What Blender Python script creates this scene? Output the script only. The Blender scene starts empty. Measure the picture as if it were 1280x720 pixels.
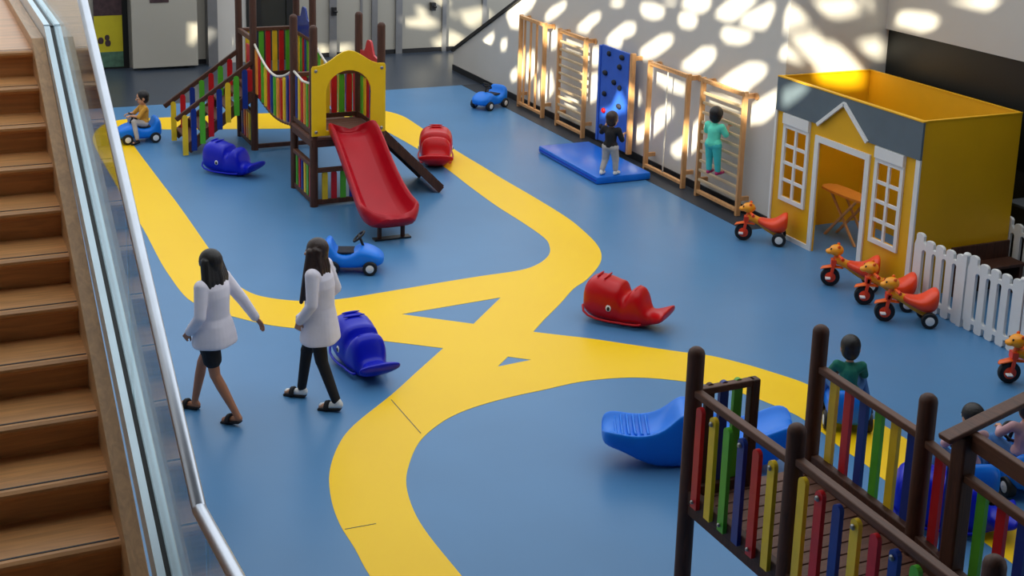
import bpy, bmesh, math, random
from mathutils import Vector, Matrix
random.seed(7)
SC = bpy.context.scene
COL = SC.collection
# ------------------------------------------------------------------ camera, sky, sun, exposure
CAM_ROT = ((0.909355, -0.415062, 0.028215), (-0.069151, -0.217681, -0.973567), (0.410233, 0.883367, -0.226651))
EYE = Vector((0, 0, 5.53)); FPX, CX, CY = 1653.7, 637.4, 145.2
cd = bpy.data.cameras.new('camera'); cam = bpy.data.objects.new('camera', cd); COL.objects.link(cam)
r0, r1, r2 = [Vector(r) for r in CAM_ROT]
m3 = Matrix((r0, -r1, -r2)).transposed()
cam.matrix_world = Matrix.Translation(EYE) @ m3.to_4x4()
cd.sensor_width = 36; cd.lens = FPX / 1280 * 36
cd.shift_x = (640 - CX) / 1280; cd.shift_y = (CY - 360) / 1280
cd.clip_start = 0.05; cd.clip_end = 200
SC.camera = cam
SC.view_settings.view_transform = 'Standard'; SC.view_settings.look = 'None'
SC.view_settings.gamma = 1; SC.view_settings.use_curve_mapping = False
SC.view_settings.exposure = 0.3
w = bpy.data.worlds.new('sky'); SC.world = w; w.use_nodes = True
bgn = w.node_tree.nodes['Background']; bgn.inputs[0].default_value = (0.93, 0.97, 1.0, 1); bgn.inputs[1].default_value = 1.22
SUN_DIR = Vector((0.72, 0.50, -0.48)).normalized()
sl = bpy.data.lights.new('sun', 'SUN'); sun = bpy.data.objects.new('sun', sl); COL.objects.link(sun)
sl.energy = 14.0; sl.color = (1.0, 0.92, 0.70); sl.angle = math.radians(0.4)
sun.rotation_euler = SUN_DIR.to_track_quat('-Z', 'Y').to_euler(); sun.location = (-20, -15, 20)

# ------------------------------------------------------------------ measuring helpers (a point of the photo on a known plane)
def ray(px, py):
    a, b = (px - CX) / FPX, (py - CY) / FPX
    return r0 * a + r1 * b + r2
def onZ(px, py, z=0.0):
    d = ray(px, py); return EYE + d * ((z - EYE.z) / d.z)
def onX(px, py, x):
    d = ray(px, py); return EYE + d * (x / d.x)
def onY(px, py, y):
    d = ray(px, py); return EYE + d * (y / d.y)

# ------------------------------------------------------------------ materials
def lin(c):
    return tuple(((v / 255) / 12.92 if v / 255 <= 0.04045 else ((v / 255 + 0.055) / 1.055) ** 2.4) for v in c)
MATS = {}
def mat(name, rgb, rough=0.5, var=0.12, scale=6.0, kind='noise', metal=0.0, spec=0.5, bump=0.0, stretch=(1, 1, 1), coat=0.0):
    m = bpy.data.materials.new(name); m.use_nodes = True
    n, l = m.node_tree.nodes, m.node_tree.links
    b = n['Principled BSDF']
    c = lin(rgb)
    tc = n.new('ShaderNodeTexCoord'); mp = n.new('ShaderNodeMapping'); mp.inputs['Scale'].default_value = stretch
    l.new(tc.outputs['Object'], mp.inputs['Vector'])
    if kind == 'wood':
        t = n.new('ShaderNodeTexNoise'); t.inputs['Scale'].default_value = scale; t.inputs['Detail'].default_value = 6; t.inputs['Distortion'].default_value = 1.2
    else:
        t = n.new('ShaderNodeTexNoise'); t.inputs['Scale'].default_value = scale; t.inputs['Detail'].default_value = 3
    l.new(mp.outputs['Vector'], t.inputs['Vector'])
    cr = n.new('ShaderNodeValToRGB')
    cr.color_ramp.elements[0].position = 0.3; cr.color_ramp.elements[1].position = 0.7
    cr.color_ramp.elements[0].color = (*[v * (1 - var) for v in c], 1)
    cr.color_ramp.elements[1].color = (*[min(1, v * (1 + var)) for v in c], 1)
    l.new(t.outputs['Fac'], cr.inputs['Fac']); l.new(cr.outputs['Color'], b.inputs['Base Color'])
    b.inputs['Roughness'].default_value = rough; b.inputs['Metallic'].default_value = metal
    b.inputs['Specular IOR Level'].default_value = spec
    if coat: b.inputs['Coat Weight'].default_value = coat; b.inputs['Coat Roughness'].default_value = 0.08
    if bump:
        bp = n.new('ShaderNodeBump'); bp.inputs['Strength'].default_value = bump; bp.inputs['Distance'].default_value = 0.01
        l.new(t.outputs['Fac'], bp.inputs['Height']); l.new(bp.outputs['Normal'], b.inputs['Normal'])
    MATS[name] = m
    return m
M_floor = mat('blue_vinyl', (77, 129, 176), 0.34, 0.05, 0.7, spec=0.35)
M_yellow_floor = mat('yellow_vinyl', (255, 206, 12), 0.4, 0.03, 0.8, spec=0.25)
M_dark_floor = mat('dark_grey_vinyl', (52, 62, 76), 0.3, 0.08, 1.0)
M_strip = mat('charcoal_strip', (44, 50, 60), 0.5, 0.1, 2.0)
M_wall = mat('white_plaster', (204, 200, 194), 0.7, 0.02, 1.5, bump=0.05)
M_base = mat('black_baseboard', (18, 18, 22), 0.4)
M_black = mat('black_panel', (16, 17, 16), 0.5, 0.15, 1.5)
M_grey = mat('dark_grey_panel', (58, 62, 66), 0.6, 0.08, 1.5)
M_panel = mat('white_laminate', (166, 162, 152), 0.35, 0.03, 1.0)
M_mull = mat('grey_metal', (128, 128, 130), 0.4, 0.05, 4.0, metal=0.4)
M_brown = mat('dark_brown_wood', (70, 36, 19), 0.6, 0.35, 5.0, 'wood', stretch=(6, 6, 0.7), bump=0.15)
M_brownh = mat('brown_plank_wood', (92, 54, 33), 0.55, 0.3, 5.0, 'wood', stretch=(6, 0.8, 6), bump=0.15)
M_deck = mat('reddish_deck_wood', (104, 66, 50), 0.6, 0.25, 5.0, 'wood', stretch=(0.8, 6, 6), bump=0.15)
M_beech = mat('beech_wood', (212, 158, 104), 0.42, 0.14, 5.0, 'wood', stretch=(6, 6, 0.6))
M_rung = mat('pale_beech_rung', (206, 180, 142), 0.45, 0.1, 5.0, 'wood', stretch=(6, 0.6, 6))
M_stair = mat('oak_stair', (206, 148, 92), 0.38, 0.2, 4.0, 'wood', stretch=(0.6, 7, 7))
M_string = mat('oak_skirting', (188, 146, 102), 0.42, 0.18, 4.0, 'wood', stretch=(7, 0.7, 7))
M_red = mat('red_board_paint', (196, 26, 34), 0.35, 0.1, 5)
M_blue = mat('blue_board_paint', (22, 52, 140), 0.35, 0.1, 5)
M_green = mat('green_board_paint', (84, 176, 46), 0.35, 0.1, 5)
M_yel = mat('yellow_board_paint', (232, 196, 40), 0.35, 0.1, 5)
M_orange = mat('orange_board_paint', (236, 150, 60), 0.35, 0.1, 5)
M_ypanel = mat('yellow_panel_plastic', (240, 196, 14), 0.4, 0.04, 3)
M_redp = mat('red_plastic', (196, 4, 16), 0.32, 0.06, 3, spec=0.35)
M_slide = mat('crimson_slide_plastic', (178, 6, 30), 0.36, 0.06, 3, spec=0.3)
M_bluep = mat('royal_blue_plastic', (8, 26, 190), 0.32, 0.06, 3, spec=0.35)
M_bluel = mat('bright_blue_plastic', (14, 124, 236), 0.36, 0.06, 3, spec=0.35)
M_matb = mat('blue_mat_vinyl', (12, 112, 222), 0.3, 0.05, 2)
M_climb = mat('blue_climbing_board', (48, 96, 200), 0.4, 0.1, 3)
M_tyre = mat('black_rubber', (20, 20, 22), 0.6)
M_whitep = mat('white_plastic', (232, 232, 230), 0.35, 0.03, 3)
M_orangep = mat('orange_plastic', (250, 104, 20), 0.35, 0.06, 3)
M_amber = mat('amber_plastic', (252, 160, 16), 0.35, 0.06, 3)
M_redo = mat('red_orange_plastic', (246, 70, 26), 0.35, 0.06, 3)
M_house = mat('yellow_house_paint', (234, 174, 6), 0.5, 0.04, 2)
M_slate = mat('slate_blue_paint', (92, 106, 116), 0.5, 0.06, 3)
M_steel = mat('brushed_steel', (196, 204, 216), 0.28, 0.05, 8, metal=0.85)
M_chan = mat('pale_aluminium', (208, 222, 232), 0.3, 0.03, 6, metal=0.5)
M_rubber = mat('black_gasket', (8, 8, 12), 0.5)
M_rope = mat('white_rope', (222, 216, 204), 0.8, 0.1, 30)
M_bolt = mat('bolt_metal', (150, 150, 150), 0.35, 0.05, 8, metal=0.8)
M_skin = mat('light_brown_skin', (176, 118, 86), 0.5, 0.06, 8)
M_skin2 = mat('tan_skin', (206, 150, 116), 0.5, 0.06, 8)
M_hair = mat('black_hair', (20, 16, 16), 0.45, 0.3, 30, stretch=(4, 4, 0.5), bump=0.3)
M_hairb = mat('dark_brown_hair', (46, 28, 22), 0.42, 0.3, 30, stretch=(4, 4, 0.5), bump=0.3)
M_coat = mat('white_coat_cloth', (232, 228, 240), 0.75, 0.04, 9, bump=0.2)
M_dark = mat('black_cloth', (24, 22, 26), 0.8, 0.2, 12)
M_mint = mat('mint_cloth', (104, 236, 206), 0.8, 0.08, 10)
M_teal = mat('teal_cloth', (70, 204, 202), 0.8, 0.08, 10)
M_gr = mat('dark_green_cloth', (20, 112, 92), 0.8, 0.08, 10)
M_jean = mat('blue_denim', (70, 118, 176), 0.8, 0.1, 14)
M_must = mat('mustard_cloth', (206, 150, 52), 0.8, 0.08, 10)
M_navy = mat('navy_cloth', (22, 26, 40), 0.8, 0.12, 10)
M_greyc = mat('pale_grey_cloth', (186, 180, 176), 0.8, 0.08, 10)
M_pink = mat('pale_pink_cloth', (204, 160, 164), 0.8, 0.08, 10)
M_shoep = mat('magenta_shoe', (190, 44, 110), 0.5)
M_eye = mat('eye_dark', (16, 12, 12), 0.2)
M_eyew = mat('eye_white', (235, 232, 226), 0.3)
M_lip = mat('lip', (150, 80, 74), 0.5)
M_poster = mat('yellow_poster_paper', (190, 176, 24), 0.6, 0.08, 3)
M_posterd = mat('dark_poster_print', (60, 40, 44), 0.6, 0.4, 9)
M_posterg = mat('green_poster_print', (70, 104, 84), 0.6, 0.3, 9)
M_olive = mat('dark_olive_glass', (46, 44, 34), 0.25, 0.1, 1)
def glassmat():
    m = bpy.data.materials.new('clear_glass'); m.use_nodes = True
    n, l = m.node_tree.nodes, m.node_tree.links; n.remove(n['Principled BSDF'])
    out = n['Material Output']; fr = n.new('ShaderNodeFresnel'); ge = n.new('ShaderNodeNewGeometry'); mi = n.new('ShaderNodeMapRange'); mi.inputs['To Min'].default_value = 1.42; mi.inputs['To Max'].default_value = 1 / 1.42
    l.new(ge.outputs['Backfacing'], mi.inputs['Value']); l.new(mi.outputs['Result'], fr.inputs['IOR'])
    tr = n.new('ShaderNodeBsdfTransparent'); tr.inputs[0].default_value = (0.92, 0.97, 0.97, 1)
    gl = n.new('ShaderNodeBsdfGlossy'); gl.inputs['Roughness'].default_value = 0.02; gl.inputs['Color'].default_value = (0.9, 0.97, 1, 1)
    mx = n.new('ShaderNodeMixShader')
    l.new(fr.outputs[0], mx.inputs[0]); l.new(tr.outputs[0], mx.inputs[1]); l.new(gl.outputs[0], mx.inputs[2]); l.new(mx.outputs[0], out.inputs['Surface'])
    return m
M_glass = glassmat()

# ------------------------------------------------------------------ mesh helpers
INV = {}
def link(o):
    COL.objects.link(o); return o
def thing(name, label, cat, loc=(0, 0, 0), rz=0.0, group=None):
    o = bpy.data.objects.new(name, None); link(o); o.empty_display_size = 0.1
    o.location = loc; o.rotation_euler = (0, 0, rz); o['label'] = label; o['category'] = cat
    if group: o['group'] = group
    INV[o.name] = (Matrix.Translation(loc) @ Matrix.Rotation(rz, 4, 'Z')).inverted()
    return o
def obj(name, bm, m, parent=None, world=False, smooth=False, label=None, bevel=0.0, subsurf=0, remesh=0.0):
    if parent is not None:
        inv = INV.get(parent.name, Matrix.Identity(4))
        if world: bm.transform(inv)
    bmesh.ops.recalc_face_normals(bm, faces=bm.faces[:])
    if bevel:
        es = [e for e in bm.edges if len(e.link_faces) == 2 and e.calc_face_angle(0) > 0.6]
        bmesh.ops.bevel(bm, geom=es, offset=bevel, segments=2, profile=0.5, affect='EDGES', clamp_overlap=True)
    me = bpy.data.meshes.new(name); bm.to_mesh(me); bm.free()
    if smooth:
        for p in me.polygons: p.use_smooth = True
        if smooth == 'auto':
            try: me.set_sharp_from_angle(angle=0.7)
            except Exception: pass
    me.materials.append(m)
    o = bpy.data.objects.new(name, me); link(o)
    if parent is not None:
        o.parent = parent; INV[o.name] = INV.get(parent.name, Matrix.Identity(4))
    if remesh:
        md = o.modifiers.new('remesh', 'REMESH'); md.mode = 'VOXEL'; md.voxel_size = remesh; md.use_smooth_shade = True
        sm = o.modifiers.new('smooth', 'SMOOTH'); sm.factor = 0.5; sm.iterations = 3
    if subsurf:
        md = o.modifiers.new('subsurf', 'SUBSURF'); md.levels = subsurf; md.render_levels = subsurf
    if label: o['label'] = label
    return o
def struct(name, bm, m, **k):
    o = obj(name, bm, m, **k); o['kind'] = 'structure'; return o
def tag(o, label, cat, group=None):
    o['label'] = label; o['category'] = cat
    if group: o['group'] = group
    return o
def copy_tree(o, parent=None):
    c = o.copy(); link(c)
    if parent is not None: c.parent = parent
    INV[c.name] = INV.get(o.name, Matrix.Identity(4))
    for ch in list(o.children): copy_tree(ch, c)
    return c
def dup(root, loc, rz, label, group=None):
    c = copy_tree(root); c.location = loc; c.rotation_euler = (0, 0, rz); c['label'] = label
    if group: c['group'] = group
    return c
def B(): return bmesh.new()
def box(bm, lo, hi, M=None):
    vs = [bm.verts.new((x, y, z)) for x in (lo[0], hi[0]) for y in (lo[1], hi[1]) for z in (lo[2], hi[2])]
    for f in ((0, 1, 3, 2), (4, 6, 7, 5), (0, 4, 5, 1), (2, 3, 7, 6), (0, 2, 6, 4), (1, 5, 7, 3)): bm.faces.new([vs[i] for i in f])
    if M is not None: bmesh.ops.transform(bm, matrix=M, verts=vs)
    return bm
def frame(d, up=Vector((0, 0, 1))):
    d = Vector(d).normalized()
    s = d.cross(up)
    if s.length < 1e-4: s = d.cross(Vector((1, 0, 0)))
    s.normalize(); u = s.cross(d).normalized()
    return d, s, u
def beam(bm, p0, p1, wd, ht, up=(0, 0, 1)):
    "rectangular bar from p0 to p1: wd across, ht along up"
    p0, p1 = Vector(p0), Vector(p1); d, s, u = frame(p1 - p0, Vector(up))
    vs = []
    for p in (p0, p1):
        for a, b in ((-1, -1), (1, -1), (1, 1), (-1, 1)): vs.append(bm.verts.new(p + s * a * wd / 2 + u * b * ht / 2))
    for f in ((3, 2, 1, 0), (4, 5, 6, 7), (0, 1, 5, 4), (1, 2, 6, 5), (2, 3, 7, 6), (3, 0, 4, 7)): bm.faces.new([vs[i] for i in f])
    return bm
def rings(bm, rr, cap=True):
    "skin a list of rings (lists of points of one length)"
    vv = [[bm.verts.new(p) for p in r] for r in rr]; n = len(rr[0])
    for a, b in zip(vv[:-1], vv[1:]):
        for i in range(n): bm.faces.new((a[i], a[(i + 1) % n], b[(i + 1) % n], b[i]))
    if cap:
        bm.faces.new(vv[0][::-1]); bm.faces.new(vv[-1])
    return bm
def tube(bm, pts, r, n=10):
    pts = [Vector(p) for p in pts]; rr = []; s = None
    for i, p in enumerate(pts):
        d = (pts[min(i + 1, len(pts) - 1)] - pts[max(i - 1, 0)]).normalized()
        if s is None: _, s, _ = frame(d)
        s = (s - d * s.dot(d)).normalized(); u = d.cross(s)
        q = r[i] if isinstance(r, (list, tuple)) else r
        rr.append([p + (s * math.cos(t) + u * math.sin(t)) * q for t in [2 * math.pi * k / n for k in range(n)]])
    return rings(bm, rr)
def cyl(bm, p0, p1, r, n=14, r1=None, dome=0.0):
    p0, p1 = Vector(p0), Vector(p1)
    if dome:
        d = (p1 - p0).normalized()
        pts = [p0] + [p1 - d * dome * (1 - math.sin(t)) for t in (0, 0.5, 1.0, 1.35)]
        rad = [r] + [r * max(0.25, math.cos(t)) for t in (0, 0.5, 1.0, 1.35)]
        return tube(bm, pts, rad, n)
    return tube(bm, [p0, p1], [r, r if r1 is None else r1], n)
def cap(bm, p0, p1, ra, rb, n=12):
    "tapered capsule, closed"
    p0, p1 = Vector(p0), Vector(p1); d = p1 - p0
    L = d.length
    if L < 1e-6: d = Vector((0, 0, 1e-4)); p1 = p0 + d
    d, s, u = frame(p1 - p0); rr = []
    for a in (-80, -50, -20, 0): rr.append((p0 + d * ra * math.sin(math.radians(a)), ra * math.cos(math.radians(a))))
    for a in (0, 20, 50, 80): rr.append((p1 + d * rb * math.sin(math.radians(a)), rb * math.cos(math.radians(a))))
    return rings(bm, [[c + (s * math.cos(t) + u * math.sin(t)) * q for t in [2 * math.pi * k / n for k in range(n)]] for c, q in rr])
def ell(bm, c, r, M=None, n=16, m=10):
    rr = []
    for j in range(1, m):
        a = math.pi * j / m
        rr.append([Vector((r[0] * math.sin(a) * math.cos(t), r[1] * math.sin(a) * math.sin(t), -r[2] * math.cos(a))) for t in [2 * math.pi * k / n for k in range(n)]])
    rr = [[Vector((0, 0, 0)) + (M @ p if M is not None else p) + Vector(c) for p in q] for q in rr]
    return rings(bm, rr)
def lathe(bm, prof, M, n=20):
    "prof: (radius, height) pairs about local z, placed by M"
    return rings(bm, [[M @ Vector((r * math.cos(t), r * math.sin(t), h)) for t in [2 * math.pi * k / n for k in range(n)]] for r, h in prof])
def torus(bm, M, R, r, n=20, k=8):
    vv = [[bm.verts.new(M @ Vector(((R + r * math.cos(b)) * math.cos(a), (R + r * math.cos(b)) * math.sin(a), r * math.sin(b)))) for b in [2 * math.pi * j / k for j in range(k)]] for a in [2 * math.pi * i / n for i in range(n)]]
    for i in range(n):
        for j in range(k): bm.faces.new((vv[i][j], vv[(i + 1) % n][j], vv[(i + 1) % n][(j + 1) % k], vv[i][(j + 1) % k]))
    return bm
def plate(loops, to3, thick):
    "flat sheet with holes: loops of 2-D points (first outer), to3 maps (u,v) to a point, thick is the extrusion vector"
    bm = bmesh.new()
    for lp in loops:
        vs = [bm.verts.new(to3(*p)) for p in lp]
        for i in range(len(vs)): bm.edges.new((vs[i], vs[(i + 1) % len(vs)]))
    bmesh.ops.triangle_fill(bm, use_beauty=True, use_dissolve=False, edges=bm.edges[:])
    if thick is not None:
        g = bmesh.ops.extrude_face_region(bm, geom=bm.faces[:])
        bmesh.ops.translate(bm, vec=Vector(thick), verts=[v for v in g['geom'] if isinstance(v, bmesh.types.BMVert)])
    return bm
def smooth_loop(pts, k=4, closed=True):
    out = []; n = len(pts)
    for i in range(n):
        p0, p1, p2, p3 = pts[i - 1], pts[i], pts[(i + 1) % n], pts[(i + 2) % n]
        for j in range(k):
            t = j / k
            out.append(tuple(0.5 * (2 * p1[a] + (p2[a] - p0[a]) * t + (2 * p0[a] - 5 * p1[a] + 4 * p2[a] - p3[a]) * t * t + (3 * p1[a] - p0[a] - 3 * p2[a] + p3[a]) * t ** 3) for a in (0, 1)))
    return out
def loft(bm, st, n=20, e=2.6):
    "closed body along local x; stations (x, half width, z bottom, z top)"
    rr = []
    for x, wd, z0, z1 in st:
        c, h = (z0 + z1) / 2, (z1 - z0) / 2; ring = []
        for k in range(n):
            t = 2 * math.pi * k / n; ct, s = math.cos(t), math.sin(t)
            ring.append(Vector((x, wd * math.copysign(abs(ct) ** (2 / e), ct), c + h * math.copysign(abs(s) ** (2 / e), s))))
        rr.append(ring)
    return rings(bm, rr)
def rotz(a): return Matrix.Rotation(a, 4, 'Z')
def ang(dx, dy): return math.atan2(dy, dx)

# ================================================================== THE SETTING
WX, BY, RX, RY = 10.67, 28.1, 12.3, 14.25      # wall on the right, back wall, bulkhead over the recess, side of the recess
bm = B(); box(bm, (-7, -4, -0.2), (15.5, 24.39, 0)); struct('floor', bm, M_floor)
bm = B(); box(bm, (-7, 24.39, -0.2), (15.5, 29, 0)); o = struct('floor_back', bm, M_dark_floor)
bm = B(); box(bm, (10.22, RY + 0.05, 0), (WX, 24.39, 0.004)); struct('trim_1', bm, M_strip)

# yellow track laid in the floor
def fl(pts): return [tuple(onZ(*p)[:2]) for p in pts]
outer = [(478,138),(503,145),(530,162),(573,190),(603,208),(627,223),(670,248),(710,273),(733,292),(747,307),(752,320),(748,333),(733,350),(717,361),(700,380),(680,400)]
outer_b = [(666.5,415),(700,419),(739,423.5),(786,430.6),(851,440),(889,445),(932.5,455.6),(970,467),(1003,478),(1030,491),(1062,507),(1110,535),(1145,557),(1182,585),(1229,616),(1270,640),(1330,680)]
outer_c = [(1330,752),(1270,708),(1229,677),(1182,646),(1140,621),(1104,599),(1081,580),(1050,559),(1028,541),(997,520),(970,508),(941,496.5),(900,484),(851,476.5),(807,472.5),(767,473),(723,478),(680,487.5),(649,494),(610,504),(575,516),(548,531),(524,553),(511,582),(508,607),(517,638),(536,669.5),(577,720),(622,775)]
outer_d = [(505,775),(463,721),(443,685),(425,656),(414,624),(412,590),(423,557),(443,531),(489,494),(520,466)]
outer_e = [(554,435.5),(510,430),(462,424),(400,414),(340,407),(296,397),(264,388),(243,379),(229,368),(214,348),(200,326),(179,286),(148,236),(122,190),(116,172),(126,158),(150,150),(195,147.5),(300,143),(420,138.5),(450,137)]
def chain(*segs):
    out = []
    for s in segs:
        q = fl(s); m = []
        for i in range(len(q) - 1):
            p0, p1, p2, p3 = q[max(i - 1, 0)], q[i], q[i + 1], q[min(i + 2, len(q) - 1)]
            for j in range(4):
                t = j / 4
                m.append(tuple(0.5 * (2 * p1[a] + (p2[a] - p0[a]) * t + (2 * p0[a] - 5 * p1[a] + 4 * p2[a] - p3[a]) * t * t + (3 * p1[a] - p0[a] - 3 * p2[a] + p3[a]) * t ** 3) for a in (0, 1)))
        m.append(q[-1]); out += m
    return out
in1 = [(478,162),(520,185),(557,210),(587,233),(620,257),(653,278),(680,297),(687,308),(686,319),(673,330),(650,338),(603,345),(553,353),(503,361.5),(470,367),(425,374),(380,376.5),(340,373),(313,366),(292,352),(276,332),(260,309),(225,259),(200,226),(170,186),(166,178),(172,168),(197,162),(222,162),(350,161),(440,160),(462,159)]
hole1 = [(502,393),(626,372),(592,405)]; hole2 = [(622,458.5),(635,446),(664,450)]
bm = plate([chain(outer, outer_b, outer_c, outer_d, outer_e), smooth_loop(fl(in1)), fl(hole1), fl(hole2)], lambda u, v: (u, v, 0.0), (0, 0, 0.003))
struct('floor_marking', bm, M_yellow_floor)

# right wall: its far end stands beside a stair and its top slopes down to a low end
wz = [(25.95, 0), (25.95, 0.40), (18.5, 3.93), (18.5, 5.2), (RY + 0.2, 5.2), (RY + 0.2, 0)]
bm = plate([wz], lambda u, v: (WX, u, v), (0.2, 0, 0)); struct('wall_right', bm, M_wall)
bm = B(); beam(bm, (WX + 0.09, 26.0, 0.42), (WX + 0.09, 18.5, 3.97), 0.26, 0.06); struct('trim_2', bm, M_base)
bm = B(); box(bm, (WX - 0.025, RY + 0.06, 0), (WX, 25.95, 0.12)); struct('baseboard_right', bm, M_base)
bm = B(); box(bm, (WX, RY, 0), (RX + 0.9, RY + 0.2, 5.2)); struct('wall_recess_side', bm, M_wall)
bm = B(); box(bm, (RX, 3, 2.71), (RX + 0.25, RY, 5.2)); struct('wall_bulkhead', bm, M_wall)
bm = B(); box(bm, (RX + 0.06, 3, 1.35), (RX + 0.3, RY, 2.71)); struct('recess_dark_sheet', bm, M_black)  # black sheet standing in for the unlit room beyond the opening
bm = B(); box(bm, (RX + 0.5, 3, 0), (RX + 0.6, RY, 1.4)); struct('wall_recess_lower', bm, M_grey)

# back wall: laminate panels between metal mullions
bm = B(); box(bm, (-2, BY, 0.0), (15.5, BY + 0.2, 4.2)); struct('wall_back', bm, M_panel)
bm = B(); box(bm, (4.3, BY - 0.02, 0), (15.5, BY, 0.1)); struct('baseboard_back', bm, M_base)
def px_on_back(px): return onY(px, 20, BY).x
def mull(name, x0, x1, m, d=0.06, z1=4.0, z0=0.0):
    bm = B(); box(bm, (px_on_back(x0), BY - d, z0), (px_on_back(x1), BY, z1)); return struct(name, bm, m)
mull('trim_3', 411, 420, M_mull); mull('trim_4', 464, 471, M_mull); mull('trim_5', 494, 502, M_mull)
mull('trim_6', 256, 268, M_mull, 0.3); mull('trim_7', 552, 557, M_mull)
mull('trim_8', 325, 357, M_olive, 0.04); mull('trim_9', 602, 607, M_mull); mull('trim_10', 450, 453, M_mull, 0.02)
mull('trim_11', 307, 325, M_black, 0.1); mull('trim_13', 268, 307, M_wall, 0.05); mull('trim_12', 357, 366, M_black, 0.08)
bm = B(); x0, x1 = px_on_back(160), px_on_back(241); box(bm, (x0, BY - 0.45, 0.06), (x1, BY - 0.38, 3.6)); box(bm, (x1 - 0.05, BY - 0.38, 0.06), (x1, BY, 3.6))
struct('door_1', bm, M_panel)
bm = B(); box(bm, (px_on_back(118), BY - 0.06, 0), (px_on_back(159), BY - 0.01, 3.6)); struct('door_2', bm, M_black)
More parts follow.
